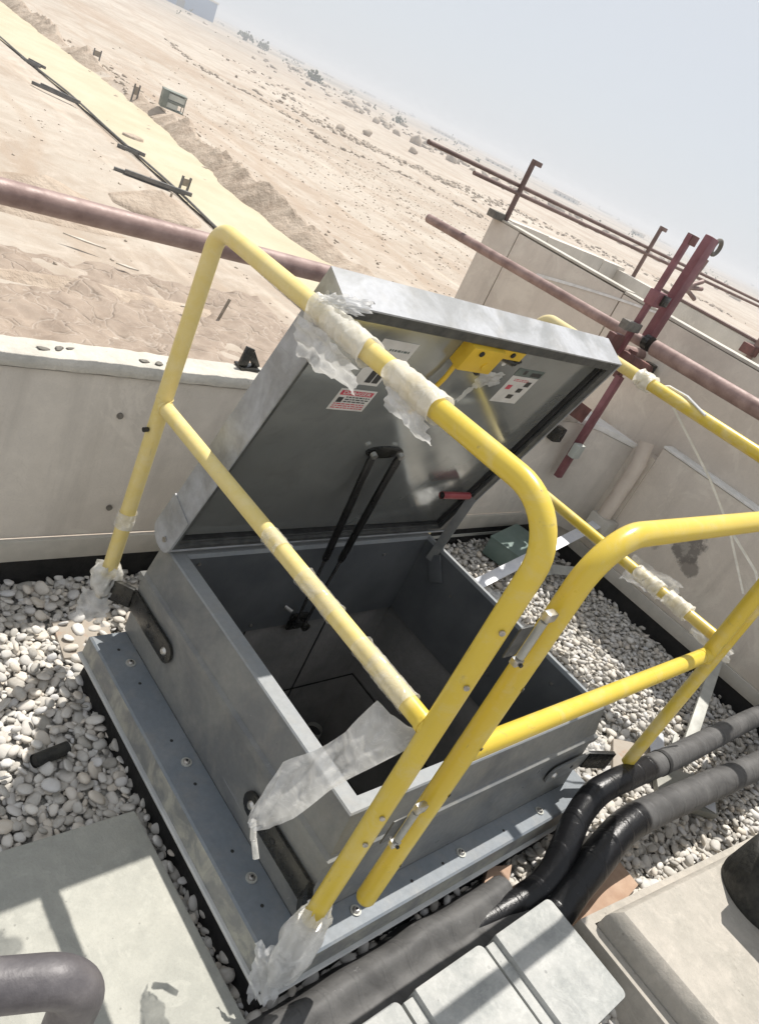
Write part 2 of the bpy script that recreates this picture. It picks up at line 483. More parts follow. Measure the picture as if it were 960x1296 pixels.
MT['tarp'] = tarp_mat()
MT['rock'] = simple('rubble_stone', (0.36, 0.30, 0.24, 1), (0.50, 0.43, 0.35, 1), 0.6, 0.95, 0, 0.5, 4, 0.1, 0.1)
MT['scrub'] = simple('scrub_leaves', (0.055, 0.065, 0.035, 1), (0.11, 0.12, 0.065, 1), 0.5, 0.9, 0, 0.3, 4, 0.1, 0.1)
MT['gravel_bed'] = simple('gravel_bed', (0.22, 0.21, 0.19, 1), (0.40, 0.385, 0.355, 1), 45, 0.9, 0, 0.8, 70, 0.01, 0.2, 0.4, 0.6)
MT['bark'] = simple('bark', (0.11, 0.08, 0.05, 1), (0.16, 0.12, 0.08, 1), 3, 0.9, 0, 0.3, 10)
MT['blue_clad'] = simple('blue_cladding', (0.055, 0.155, 0.33, 1), (0.075, 0.19, 0.38, 1), 0.05, 0.5, 0, 0.1, 1, 0.05)
MT['pale_bld'] = simple('pale_render', (0.55, 0.50, 0.43, 1), (0.66, 0.62, 0.55, 1), 0.03, 0.85, 0, 0.1, 1)
MT['dark_glass'] = simple('dark_opening', (0.03, 0.035, 0.04, 1), (0.06, 0.065, 0.07, 1), 0.2, 0.4, 0, 0.05, 1)
MT['cont'] = simple('grey_green_steel_crate', (0.14, 0.16, 0.14, 1), (0.2, 0.22, 0.19, 1), 1.5, 0.6, 0.1, 0.2, 5)
MT['cont_lt'] = simple('pale_steel_panel', (0.40, 0.43, 0.40, 1), (0.5, 0.52, 0.48, 1), 1.5, 0.6, 0.1, 0.2, 5)
MT['beam'] = simple('dark_grey_beam', (0.09, 0.09, 0.085, 1), (0.16, 0.15, 0.14, 1), 1.5, 0.6, 0.2, 0.2, 8)
MT['timber'] = simple('weathered_timber', (0.20, 0.17, 0.13, 1), (0.3, 0.25, 0.19, 1), 3, 0.85, 0, 0.3, 20)
MT['sticker'] = simple('white_label', (0.56, 0.55, 0.53, 1), (0.66, 0.65, 0.63, 1), 30, 0.45, 0, 0.02, 60)
MT['pr_red'] = simple('label_print_red', (0.50, 0.05, 0.09, 1), (0.56, 0.09, 0.12, 1), 60, 0.5, 0, 0, 60)
MT['pr_black'] = simple('label_print_black', (0.03, 0.03, 0.03, 1), (0.05, 0.05, 0.05, 1), 60, 0.5, 0, 0, 60)
MT['pr_green'] = simple('label_print_grey_green', (0.10, 0.13, 0.12, 1), (0.15, 0.18, 0.17, 1), 60, 0.5, 0, 0, 60)
MT['latch'] = simple('yellow_latch_plate', (0.62, 0.40, 0.02, 1), (0.70, 0.47, 0.04, 1), 12, 0.4, 0, 0.1, 60)
MT['painted_sunlit_mortar'] = simple('painted_sunlit_mortar', (0.66, 0.65, 0.61, 1), (0.80, 0.79, 0.76, 1), 20, 0.85, 0, 0.5, 60)  # mortar whitened in its colour to look sunlit where the wall shades it
MT['litter'] = simple('pale_litter', (0.42, 0.37, 0.30, 1), (0.55, 0.50, 0.43, 1), 3, 0.8, 0, 0.3, 20)
MT['mortar'] = simple('dark_mortar_smear', (0.12, 0.11, 0.095, 1), (0.2, 0.185, 0.16, 1), 40, 0.9, 0, 0.4, 60)


# ------------------------------------------------------------------ geometry helpers
def new_obj(name, V, F, mat, parent=None, smooth=False, bevel=0.0, mats=None, fm=None):
    me = bpy.data.meshes.new(name)
    me.from_pydata([tuple(v) for v in V], [], F)
    me.update()
    if bevel > 0:
        bm = bmesh.new()
        bm.from_mesh(me)
        bmesh.ops.remove_doubles(bm, verts=bm.verts, dist=1e-6)
        es = [e for e in bm.edges if len(e.link_faces) == 2 and e.calc_face_angle(0) > 0.5]
        bmesh.ops.bevel(bm, geom=es, offset=bevel, segments=2, profile=0.6, affect='EDGES', clamp_overlap=True)
        bm.to_mesh(me)
        bm.free()
    if mats:
        for m in mats:
            me.materials.append(m)
        if fm is not None and len(fm) == len(me.polygons):
            me.polygons.foreach_set('material_index', fm)
    else:
        me.materials.append(mat)
    if smooth:
        me.polygons.foreach_set('use_smooth', [True] * len(me.polygons))
        try:
            me.set_sharp_from_angle(angle=math.radians(40))
        except Exception:
            pass
    elif bevel > 0:
        me.polygons.foreach_set('use_smooth', [True] * len(me.polygons))
        try:
            me.set_sharp_from_angle(angle=math.radians(28))
        except Exception:
            pass
    o = bpy.data.objects.new(name, me)
    COL.objects.link(o)
    if parent is not None:
        o.parent = parent
        if parent.type == 'EMPTY' or True:
            o.matrix_parent_inverse = world_of(parent).inverted()
    return o


def world_of(o):
    m = o.matrix_basis.copy()
    if o.parent is not None:
        m = world_of(o.parent) @ o.matrix_parent_inverse @ m
    return m


def empty(name, loc, label=None, cat=None, group=None):
    o = bpy.data.objects.new(name, None)
    o.empty_display_size = 0.1
    COL.objects.link(o)
    o.location = loc
    tag(o, label, cat, group)
    return o


def tag(o, label=None, cat=None, group=None, kind=None):
    if label:
        o['label'] = label
    if cat:
        o['category'] = cat
    if group:
        o['group'] = group
    if kind:
        o['kind'] = kind
    return o


class G:
    """collects primitives in world coordinates"""

    def __init__(s):
        s.V, s.F = [], []

    def add(s, V, F):
        b = len(s.V)
        s.V += [tuple(v) for v in V]
        s.F += [tuple(i + b for i in f) for f in F]
        return s

    def box(s, lo, hi, M=None):
        x0, y0, z0 = lo
        x1, y1, z1 = hi
        V = [Vector(p) for p in ((x0, y0, z0), (x1, y0, z0), (x1, y1, z0), (x0, y1, z0), (x0, y0, z1), (x1, y0, z1), (x1, y1, z1), (x0, y1, z1))]
        if M is not None:
            V = [M @ v for v in V]
        return s.add(V, [(0, 3, 2, 1), (4, 5, 6, 7), (0, 1, 5, 4), (1, 2, 6, 5), (2, 3, 7, 6), (3, 0, 4, 7)])

    def bar(s, a, b, w, h, up=(0, 0, 1)):
        """rectangular bar from a to b"""
        a, b = Vector(a), Vector(b)
        d = (b - a)
        L = d.length
        d.normalize()
        u = Vector(up)
        sde = d.cross(u)
        if sde.length < 1e-5:
            sde = d.cross(Vector((1, 0, 0)))
        sde.normalize()
        u = sde.cross(d)
        M = Matrix((sde, d, u)).transposed().to_4x4()
        M.translation = a
        return s.box((-w / 2, 0, -h / 2), (w / 2, L, h / 2), M)

    def prism(s, pts, z0, z1, M=None):
        n = len(pts)
        V = [Vector((p[0], p[1], z0)) for p in pts] + [Vector((p[0], p[1], z1)) for p in pts]
        if M is not None:
            V = [M @ v for v in V]
        F = [tuple(range(n - 1, -1, -1)), tuple(range(n, 2 * n))]
        F += [(i, (i + 1) % n, n + (i + 1) % n, n + i) for i in range(n)]
        return s.add(V, F)

    def tube(s, pts, r, n=20, cap=True, rf=None, ecc=None):
        pts = [Vector(p) for p in pts]
        m = len(pts)
        T = []
        for i in range(m):
            a = pts[max(0, i - 1)]
            b = pts[min(m - 1, i + 1)]
            T.append((b - a).normalized())
        ref = Vector((0, 0, 1)) if abs(T[0].z) < 0.9 else Vector((1, 0, 0))
        N = (ref - T[0] * ref.dot(T[0])).normalized()
        V = []
        for i in range(m):
            N = (N - T[i] * N.dot(T[i])).normalized()
            B = T[i].cross(N)
            for k in range(n):
                a = 2 * math.pi * k / n
                rr = r if rf is None else rf(i, k)
                V.append(pts[i] + (N * math.cos(a) + B * math.sin(a)) * rr)
        F = []
        for i in range(m - 1):
            for k in range(n):
                F.append((i * n + k, i * n + (k + 1) % n, (i + 1) * n + (k + 1) % n, (i + 1) * n + k))
        if cap:
            F.append(tuple(range(n - 1, -1, -1)))
            F.append(tuple((m - 1) * n + k for k in range(n)))
        return s.add(V, F)

    def disc(s, c, nrm, r, h, n=14, dome=0.0):
        nrm = Vector(nrm).normalized()
        c = Vector(c)
        pts = [c, c + nrm * h]
        if dome:
            s.tube([c, c + nrm * h * 0.5, c + nrm * h], r, n, True, rf=lambda i, k: r * (1, 0.93, 0.6)[i])
        else:
            s.tube(pts, r, n)
        return s

    def sheet(s, fn, nu, nv):
        V = [fn(i / nu, j / nv) for i in range(nu + 1) for j in range(nv + 1)]
        F = []
        for i in range(nu):
            for j in range(nv):
                a = i * (nv + 1) + j
                F.append((a, a + nv + 1, a + nv + 2, a + 1))
        return s.add(V, F)

    def build(s, name, mat, parent=None, smooth=False, bevel=0.0):
        return new_obj(name, s.V, s.F, mat, parent, smooth, bevel)


def bend(pts, r, steps=8):
    """polyline with rounded corners"""
    pts = [Vector(p) for p in pts]
    out = [pts[0]]
    for i in range(1, len(pts) - 1):
        a, p, b = pts[i - 1], pts[i], pts[i + 1]
        rr = r[i - 1] if isinstance(r, (list, tuple)) else r
        d1 = (a - p).normalized()
        d2 = (b - p).normalized()
        ang = d1.angle(d2)
        t = rr / math.tan(ang / 2)
        c = p + (d1 + d2).normalized() * (rr / math.sin(ang / 2))
        s1 = p + d1 * t - c
        s2 = p + d2 * t - c
        tot = s1.angle(s2)
        ax = s1.cross(s2).normalized()
        for k in range(steps + 1):
            out.append(c + Matrix.Rotation(tot * k / steps, 3, ax) @ s1)
    out.append(pts[-1])
    return out


def ring_profile(x0, x1, y0, y1, prof):
    """prof: list of (left,right,front,back,z); quads between successive rings, mitred"""
    V, F = [], []
    for (l, r, f, b, z) in prof:
        V += [(x0 - l, y0 - f, z), (x1 + r, y0 - f, z), (x1 + r, y1 + b, z), (x0 - l, y1 + b, z)]
    for i in range(len(prof) - 1):
        a = i * 4
        for k in range(4):
            F.append((a + k, a + (k + 1) % 4, a + 4 + (k + 1) % 4, a + 4 + k))
    return V, F


_perm = rng.permutation(256)
_gr = rng.random(256)


def vnoise(x, y, sc, octv=4, seed=0):
    """numpy value noise in 0..1"""
    x = np.asarray(x, float) * sc + seed * 17.3
    y = np.asarray(y, float) * sc + seed * 9.7
    tot = 0
    amp = 1.0
    nrm = 0
    for _ in range(octv):
        xi = np.floor(x).astype(int)
        yi = np.floor(y).astype(int)
        fx = x - xi
        fy = y - yi
        fx = fx * fx * (3 - 2 * fx)
        fy = fy * fy * (3 - 2 * fy)

        def h(a, b):
            return _gr[(_perm[a & 255] + b) & 255]
        v = (h(xi, yi) * (1 - fx) + h(xi + 1, yi) * fx) * (1 - fy) + (h(xi, yi + 1) * (1 - fx) + h(xi + 1, yi + 1) * fx) * fy
        tot = tot + v * amp
        nrm += amp
        amp *= 0.5
        x = x * 2.03 + 5.1
        y = y * 2.03 + 3.7
    return tot / nrm


def ico(sub):
    bm = bmesh.new()
    bmesh.ops.create_icosphere(bm, subdivisions=sub, radius=1.0)
    V = np.array([v.co[:] for v in bm.verts])
    F = np.array([[v.index for v in f.verts] for f in bm.faces])
    bm.free()
    return V, F


def scatter_mesh(name, base, items, mat, jitter=0.12, smooth=True, power=1.0):
    """items: (pos, (a,b,c) radii, rot 3x3) -> one mesh of deformed blobs"""
    BV, BF = base
    nV, nF = len(BV), len(BF)
    n = len(items)
    V = np.empty((n * nV, 3))
    F = np.empty((n * nF, 3), dtype=np.int64)
    for i, (p, rad, Rm) in enumerate(items):
        ph = rng.random(3) * 6.28
        k = 1 + jitter * (np.sin(BV[:, 0] * 2.1 + ph[0]) * np.cos(BV[:, 1] * 1.9 + ph[1]) + 0.6 * np.sin(BV[:, 2] * 2.7 + BV[:, 0] * 1.7 + ph[2]))
        v = BV * k[:, None]
        if power != 1.0:
            v = np.sign(v) * np.abs(v) ** power
        v = (v * np.array(rad)) @ np.asarray(Rm).T + np.array(p)
        V[i * nV:(i + 1) * nV] = v
        F[i * nF:(i + 1) * nF] = BF + i * nV
    me = bpy.data.meshes.new(name)
    me.vertices.add(len(V))
    me.vertices.foreach_set('co', V.ravel())
    me.loops.add(len(F) * 3)
    me.loops.foreach_set('vertex_index', F.ravel().astype(np.int32))
    me.polygons.add(len(F))
    me.polygons.foreach_set('loop_start', np.arange(0, len(F) * 3, 3, dtype=np.int32))
    me.polygons.foreach_set('loop_total', np.full(len(F), 3, dtype=np.int32))
    me.update(calc_edges=True)
    if smooth:
        me.polygons.foreach_set('use_smooth', np.ones(len(F), dtype=bool))
    me.materials.append(mat)
    o = bpy.data.objects.new(name, me)
    COL.objects.link(o)
    return o


def rotm(ax, ay, az):
    return np.array((Matrix.Rotation(az, 3, 'Z') @ Matrix.Rotation(ay, 3, 'Y') @ Matrix.Rotation(ax, 3, 'X')))


# ================================================================== LARGE STRUCTURE
GZ = -9.0                      # desert level below the roof
ROOF = -0.475                  # membrane under the pebbles
TOPG = -0.44                   # pebble surface

# ---- desert ground, one sheet to the horizon
ROAD_L = [(0, 24.2), (28.4, 24.3), (31.8, 24.3), (40.5, 24.9), (47.4, 25.4), (56.2, 26.0), (70.3, 26.6), (84.8, 26.6), (140, 27.5), (400, 30)]
ROAD_R = [(0, 32.6), (38.9, 32.2), (43.7, 31.6), (49.7, 31.6), (55.1, 32.2), (70.8, 34.6), (81.6, 35.4), (91.2, 35.4), (101.4, 35.6), (118.7, 36.6), (160, 38), (400, 42)]


def ground_h(x, y):
    r = np.hypot(x, y)
    h = (vnoise(x, y, 0.05, 4, 1) - 0.5) * 0.7 + (vnoise(x, y, 0.5, 3, 2) - 0.5) * 0.16
    h = h + (vnoise(x, y, 0.012, 4, 3) - 0.5) * 1.6 * np.clip((r - 60) / 120, 0, 1)
    h = h + (vnoise(x, y, 0.0025, 5, 4) - 0.5) * 6 * np.clip((r - 500) / 1500, 0, 1)
    xl = np.interp(y, [a for a, b in ROAD_L], [b for a, b in ROAD_L])
    xr = np.interp(y, [a for a, b in ROAD_R], [b for a, b in ROAD_R])
    wob = (vnoise(y, x * 0, 0.35, 3, 6) - 0.5)
    inr = np.clip((x - (xl - 1.2)) / 1.0, 0, 1) * np.clip(((xr + 1.6 + wob) - x) / 0.8, 0, 1)
    h = h * (1 - inr) - 0.30 * inr
    # spoil bank along the far edge of the road
    dx = x - (xr + 2.9 + wob * 1.2)
    lump = 0.25 + 1.5 * np.clip(vnoise(x * 0.4, y, 0.22, 3, 8) - 0.30, 0, 1) * 1.6
    near = np.clip((140 - y) / 40, 0, 1)
    h = h + np.exp(-(dx / 1.15) ** 2) * 0.25 * near
    return h


def build_ground():
    nr, na = 330, 420
    rr = 7.0 * (6500.0 / 7.0) ** (np.linspace(0, 1, nr) ** 1.0)
    aa = np.radians(np.linspace(-25, 122, na))
    Rg, Ag = np.meshgrid(rr, aa, indexing='ij')
    X = Rg * np.cos(Ag)
    Y = Rg * np.sin(Ag)
    Z = GZ + ground_h(X, Y)
    V = np.stack([X, Y, Z], -1).reshape(-1, 3)
    F = []
    for i in range(nr - 1):
        a = i * na
        for j in range(na - 1):
            F.append((a + j, a + na + j, a + na + j + 1, a + j + 1))
    # coarse remainder so that the ground closes behind the building
    b = len(V)
    ex = [(0.0, 0.0, GZ - 0.6)]
    aa2 = np.radians(np.linspace(122, 335, 60))
    for R_ in (7.0, 60.0, 6500.0):
        for a in aa2:
            ex.append((R_ * math.cos(a), R_ * math.sin(a), GZ - 0.3))
    V = np.vstack([V, np.array(ex)])
    for k in range(59):
        F.append((b, b + 1 + k, b + 2 + k))
        for q in (0, 1):
            o = b + 1 + q * 60
            F.append((o + k, o + 60 + k, o + 61 + k, o + k + 1))
    for j in range(na - 1):
        F.append((b, j, j + 1))
    o = new_obj('desert_ground', V, F, MT['sand'], smooth=False)
    o.data.polygons.foreach_set('use_smooth', [True] * len(o.data.polygons))
    tag(o, kind='structure')


build_ground()

g = G()
ys = np.concatenate([np.linspace(18, 150, 90), np.linspace(160, 400, 12)])
V, F = [], []
for i, y in enumerate(ys):
    xl = np.interp(y, [a for a, b in ROAD_L], [b for a, b in ROAD_L]) - 0.15
    xr = np.interp(y, [a for a, b in ROAD_R], [b for a, b in ROAD_R]) + 1.9
    for k in range(9):
        V.append((xl + (xr - xl) * k / 8, y, GZ - 0.16 + 0.03 * math.sin(i * 1.3 + k * 2.1)))
for i in range(len(ys) - 1):
    for k in range(8):
        a = i * 9 + k
        F.append((a, a + 1, a + 10, a + 9))
o = new_obj('sand_road', V, F, MT['road'])
tag(o, kind='structure')

# spoil bank pushed up along the far side of the road
def bank_h(x, y, d):
    w = np.clip(1 - np.abs(d) / 1.7, 0, 1)
    big = np.clip(vnoise(x * 0.25, y, 0.16, 3, 31) - 0.22, 0, 1) * 3.3
    lum = vnoise(x, y, 0.75, 4, 32)
    return (w ** 0.75) * (0.25 + big * (0.4 + 0.9 * lum)) - 0.35 * (1 - w)


yy = np.linspace(20, 190, 680)
dd = np.linspace(-1.75, 1.75, 26)
YY, DD = np.meshgrid(yy, dd, indexing='ij')
XR = np.interp(YY, [a for a, b in ROAD_R], [b for a, b in ROAD_R]) + 2.1 + (vnoise(YY, YY * 0, 0.25, 3, 6) - 0.5) * 1.4
XX = XR + DD
ZZ = GZ - 0.1 + bank_h(XX, YY, DD)
V = np.stack([XX, YY, ZZ], -1).reshape(-1, 3)
F = [(i * 26 + k, i * 26 + k + 1, (i + 1) * 26 + k + 1, (i + 1) * 26 + k) for i in range(679) for k in range(25)]
o = new_obj('spoil_bank', V, F, MT['bank'])
tag(o, kind='structure')

# ---- roof deck
o = G().box((-3.2, -3.0, -0.9), (2.6, 1.32, ROOF)).build('roof_deck', MT['membrane'])
tag(o, kind='structure')
me = o.data
# the hatch opening is cut as a real hole: rebuild the deck as a ring around the shaft
COL.objects.unlink(o)
bpy.data.objects.remove(o)
V, F = [], []
HX0, HX1, HY0, HY1 = -0.02, 0.92, -0.02, 0.76
outer = [(-3.2, -3.0), (2.6, -3.0), (2.6, 1.32), (-3.2, 1.32)]
inner = [(HX0, HY0), (HX1, HY0), (HX1, HY1), (HX0, HY1)]
for z in (ROOF, -0.9):
    V += [(x, y, z) for x, y in outer] + [(x, y, z) for x, y in inner]
for k in range(4):
    k2 = (k + 1) % 4
    F.append((k, k2, 4 + k2, 4 + k))
    F.append((8 + k2, 8 + k, 12 + k, 12 + k2))
    F.append((k2, k, 8 + k, 8 + k2))
    F.append((4 + k, 4 + k2, 12 + k2, 12 + k))
tag(new_obj('roof_deck', V, F, MT['membrane']), kind='structure')
# building body under the roof (outer walls down to the sand)
bw = G()
bw.box((-3.2, 1.22, GZ - 0.5), (2.6, 1.318, -0.905))
bw.box((2.6, 2.45, GZ - 0.5), (9.0, 2.56, 0.3))
bw.box((2.6, 1.32, GZ - 0.5), (2.7, 2.45, 0.3))
tag(bw.build('building_wall', MT['parapet'], bevel=0.0), 'tall beige outer wall of the building below the roof edge', 'wall')

# ---- back parapet (behind the hatch)
pb = empty('parapet_wall', (0.0, 1.25, -0.475), 'low concrete parapet with chipped mortar top running behind the open hatch', 'parapet')
g = G().prism([(-3.2, 1.195), (2.2, 1.195), (2.34, 1.13), (2.449, 0.98), (2.449, 1.305), (-3.2, 1.305)], -0.29, 0.235)
g.build('wall_panel', MT['parapet'], pb, bevel=0.006)


def top_sheet(x0, x1, y0, y1, z, th, name, parent, mat, n=160, m=8, amp=0.0028, seed=3):
    V, F = [], []
    for i in range(n + 1):
        for j in range(m + 1):
            u, v = i / n, j / m
            x = x0 + (x1 - x0) * u
            y = y0 + (y1 - y0) * v
            e = 1.0 if j in (0, m) else 0.0
            nz = float(vnoise(x, y, 34, 4, seed))
            n2 = float(vnoise(x, y, 5, 3, seed + 1))
            yy = y + (e * (nz - 0.5) * 0.010 * (-1 if j == 0 else 1))
            V.append((x, yy, z + (nz - 0.5) * amp * 2 + (n2 - 0.5) * amp * 2 - e * th * 0.5))
    for i in range(n):
        for j in range(m):
            a = i * (m + 1) + j
            F.append((a, a + m + 1, a + m + 2, a + 1))
    b = len(V)
    for j, s in ((0, 1), (m, -1)):
        base = len(V)
        for i in range(n + 1):
            p = V[i * (m + 1) + j]
            V.append((p[0], p[1] + (0.002 if j == 0 else -0.002), z - th))
        for i in range(n):
            q = (i * (m + 1) + j, base + i, base + i + 1, (i + 1) * (m + 1) + j)
            F.append(q if j == 0 else q[::-1])
    o = new_obj(name, V, F, mat, parent)
    o.data.polygons.foreach_set('use_smooth', [True] * len(o.data.polygons))
    return o


top_sheet(-3.2, 2.22, 1.185, 1.312, 0.266, 0.026, 'mortar_top', pb, MT['parapet_top'], 700, 8)
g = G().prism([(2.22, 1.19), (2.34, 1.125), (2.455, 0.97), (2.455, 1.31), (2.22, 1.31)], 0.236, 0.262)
g.build('corner_mortar', MT['painted_sunlit_mortar'], pb, bevel=0.004)
G().box((-3.2, 1.178, -0.36), (2.449, 1.193, -0.288)).build('base_flashing', MT['flash'], pb, bevel=0.003)
G().box((-3.2, 1.181, -0.475), (2.449, 1.20, -0.362)).build('membrane_upstand', MT['membrane'], pb)
G().bar((1.3, 1.176, -0.395), (2.30, 1.176, -0.395), 0.004, 0.014).build('termination_bar', MT['alu_dull'], pb)
for (x, z) in ((0.03, -0.19), (-0.34, -0.20), (-0.02, 0.12), (0.62, -0.19)):
    G().disc((x, 1.195, z), (0, -1, 0), 0.009, 0.006, 14).build('panel_plug', MT['mortar'], pb)

# mortar droppings on the parapet
for i, (x, y, a) in enumerate(((-0.24, 1.245, 0.1), (-0.20, 1.25, 0.6), (-0.165, 1.262, 0.3), (0.03, 1.24, 0.2), (0.07, 1.235, 0.5), (0.11, 1.245, 0.0))):
    sc = (0.016, 0.009, 0.0018) if i % 3 != 2 else (0.015, 0.005, 0.0014)
    o = scatter_mesh('mortar_lump', ico(2), [((x, y, 0.2675), sc, rotm(0, 0, a))], MT['mortar'], 0.45)
    tag(o, 'dark mortar dropping on the back parapet top, ' + ('leftmost of the left trio', 'middle of the left trio', 'thin right one of the left trio', 'leftmost of the right trio', 'middle of the right trio', 'thin right one of the right trio')[i], 'mortar', 'mortar droppings on the back parapet')
# small black clamp on the parapet
cl = empty('edge_clamp', (0.385, 1.27, 0.27), 'small black steel clamp standing on the parapet left of the raised hatch lid', 'clamp')
G().box((0.35, 1.255, 0.268), (0.42, 1.30, 0.275)).build('base_plate', MT['black_metal'], cl, bevel=0.001)
G().bar((0.36, 1.27, 0.275), (0.372, 1.275, 0.335), 0.03, 0.012, (0, 1, 0)).build('jaw', MT['black_metal'], cl, bevel=0.002)
G().bar((0.38, 1.275, 0.32), (0.42, 1.28, 0.272), 0.022, 0.012, (0, 1, 0)).build('brace', MT['black_metal'], cl, bevel=0.002)

# ---- right parapet
pr_ = empty('parapet_wall', (2.5, 0.0, -0.475), 'tall beige concrete parapet on the right with a dark peeled patch on its face', 'parapet')
g = G()
g.box((2.53, -3.0, -0.30), (2.62, 1.5, 0.80))
g.build('wall_panel', MT['wall_r'], pr_, bevel=0.004)
G().box((2.53, 1.506, -0.30), (2.62, 2.25, 0.805)).build('wall_panel', MT['wall_r'], pr_, bevel=0.004)
G().box((2.53, 2.256, -1.2), (2.62, 2.47, 0.81)).build('wall_panel', MT['wall_r'], pr_, bevel=0.004)
G().box((2.452, -3.0, -0.30), (2.526, 0.86, 0.315)).build('lower_panel', MT['wall_r'], pr_, bevel=0.005)
G().box((2.449, -3.0, 0.317), (2.53, 0.862, 0.330)).build('ledge_mortar', MT['painted_sunlit_mortar'], pr_, bevel=0.003)
G().box((2.53, -3.0, 0.803), (2.63, 1.5, 0.818)).build('coping', MT['parapet_top'], pr_, bevel=0.004)
G().box((2.53, 1.5, 0.812), (2.63, 2.47, 0.824)).build('coping', MT['parapet_top'], pr_, bevel=0.004)
G().box((2.436, -3.0, -0.36), (2.452, 1.0, -0.298)).build('base_flashing', MT['flash'], pr_, bevel=0.003)
G().box((2.442, -3.0, -0.475), (2.47, 1.18, -0.362)).build('membrane_upstand', MT['membrane'], pr_)
G().box((2.449, 0.86, -0.475), (2.53, 1.18, 0.25)).build('corner_fill', MT['wall_r'], pr_)

# downpipe in the corner
dp_ = empty('downpipe', (2.40, 0.93, -0.3), 'beige painted downpipe in the corner where the two parapets meet', 'pipe')
G().tube([(2.405, 0.90, -0.12), (2.405, 0.90, 0.20), (2.42, 0.93, 0.30)], 0.036, 20).build('pipe', MT['pvc'], dp_, smooth=True)
G().prism([(2.36, 0.83), (2.448, 0.83), (2.448, 0.95), (2.36, 0.95)], -0.24, -0.10).build('socket', MT['flash'], dp_, bevel=0.01)

# ---- upper terrace beyond the right parapet
o = G().box((2.62, -3.0, 0.40), (4.0, 2.45, 0.50)).build('terrace_deck', MT['flash'])
tag(o, kind='structure')
pf = empty('parapet_wall', (3.3, 2.45, 0.5), 'far beige parapet with open vertical joints closing the upper terrace', 'parapet')
xs = [2.66, 3.05, 3.72, 4.02]
for i, x in enumerate(xs[:-1]):
    G().box((x + 0.004, 2.44, 0.30), (xs[i + 1] - 0.004, 2.53, 0.83 - 0.004 * i)).build('wall_panel', MT['parapet'], pf, bevel=0.004)
G().box((2.66, 2.452, 0.30), (4.0, 2.50, 0.81)).build('joint_backing', MT['mortar'], pf)
pe = empty('parapet_wall', (3.95, 0.5, 0.5), 'beige parapet with black base strip on the far side of the upper terrace', 'parapet')
G().box((3.9, -3.0, 0.675), (3.98, 2.05, 0.815)).build('wall_panel', MT['parapet'], pe, bevel=0.004)
G().box((3.895, -3.0, 0.817), (3.985, 2.06, 0.832)).build('coping', MT['tube_far'], pe, bevel=0.002)
G().box((3.885, -3.0, 0.655), (3.9, 2.05, 0.673)).build('base_flashing', MT['alu_dull'], pe, bevel=0.002)
G().box((3.89, -3.0, 0.50), (3.92, 2.05, 0.653)).build('membrane_upstand', MT['membrane'], pe)
G().box((3.93, 2.1, -1.0), (4.02, 2.44, 0.80)).build('end_panel', MT['parapet'], pe, bevel=0.004)
ob = G().box((3.905, -3.0, GZ - 0.5), (3.97, 2.4, 0.498)).build('building_wall', MT['parapet'])
tag(ob, 'outer wall below the upper terrace on the right', 'wall')

# ================================================================== PEBBLES
camM = np.array(CAM_ROT)
camP = np.array(CAM_POS)


def in_view(P, margin=0.18):
    q = (P - camP) @ camM
    d = -q[:, 2]
    u = q[:, 0] / d
    v = q[:, 1] / d
    return (d > 0.1) & (np.abs(u) < 480 / 968 + margin) & (np.abs(v) < 648 / 968 + margin)


NOPEB = [(-0.142, 1.02, -0.125, 0.79), (-0.80, -0.193, -0.9, 0.352), (-0.15, 0.60, -1.3, -0.175), (0.66, 1.7, -1.5, -0.44)]


def pebbles():
    items_hi, items_lo = [], []
    cell = 0.02
    for layer in (0, 1, 3, 2):
        grid = {}
        n = (80000, 80000, 14000, 60000)[layer]
        X = rng.uniform(-1.3, 2.44, n)
        Y = rng.uniform(-1.0, 1.18, n)
        P = np.stack([X, Y, np.full(n, TOPG)], 1)
        ok = in_view(P)
        for (a, b, c, d) in NOPEB:
            ok &= ~((X > a) & (X < b) & (Y > c) & (Y < d))
        for x, y in P[ok][:, :2]:
            big = 1.0
            L = 0.5 * random.choice((0.026, 0.030, 0.034, 0.038, 0.043, 0.050)) * big
            if layer == 2:
                L *= 0.9
            if layer == 3:
                L *= 0.5
            wd = L * random.uniform(0.62, 0.88)
            sep = (L + wd) * 0.365
            if layer == 0:
                sep *= 0.95
            if layer == 2:
                sep *= 1.5
            ci, cj = int(x / cell), int(y / cell)
            bad = False
            for i in range(ci - 3, ci + 4):
                for j in range(cj - 3, cj + 4):
                    for (qx, qy, qs) in grid.get((i, j), ()):
                        if (qx - x) ** 2 + (qy - y) ** 2 < (qs + sep) ** 2:
                            bad = True
                            break
                    if bad:
                        break
                if bad:
                    break
            if bad:
                continue
            grid.setdefault((ci, cj), []).append((x, y, sep))
            th = L * random.uniform(0.28, 0.46)
            z = (ROOF + 0.010, TOPG - 0.006, TOPG + 0.010, TOPG - 0.008)[layer] + random.uniform(-0.004, 0.005)
            tl = (0.1, 0.28, 0.4, 0.4)[layer]
            Rm = rotm(random.gauss(0, tl), random.gauss(0, tl), random.uniform(0, 6.28))
            it = ((x, y, z), (L, wd, th), Rm)
            if layer >= 1 and x < 0.1 or (x - 1.2) ** 2 + (y + 0.2) ** 2 < 0.25:
                items_hi.append(it)
            else:
                items_lo.append(it)
    BV, BF = ico(1)
    BV = BV * 1.04
    o = scatter_mesh('pebble_gravel', (BV, BF), items_lo, MT['pebble'], 0.22, True, 0.88)
    tag(o, 'loose pale river pebbles covering the roof on the right of the hatch', 'gravel', kind='stuff')
    o = scatter_mesh('pebble_gravel', ico(2), items_hi, MT['pebble'], 0.20, True, 0.86)
    tag(o, 'loose pale river pebbles between the concrete paver and the hatch curb on the left', 'gravel', kind='stuff')
    print('pebbles', len(items_hi), len(items_lo))


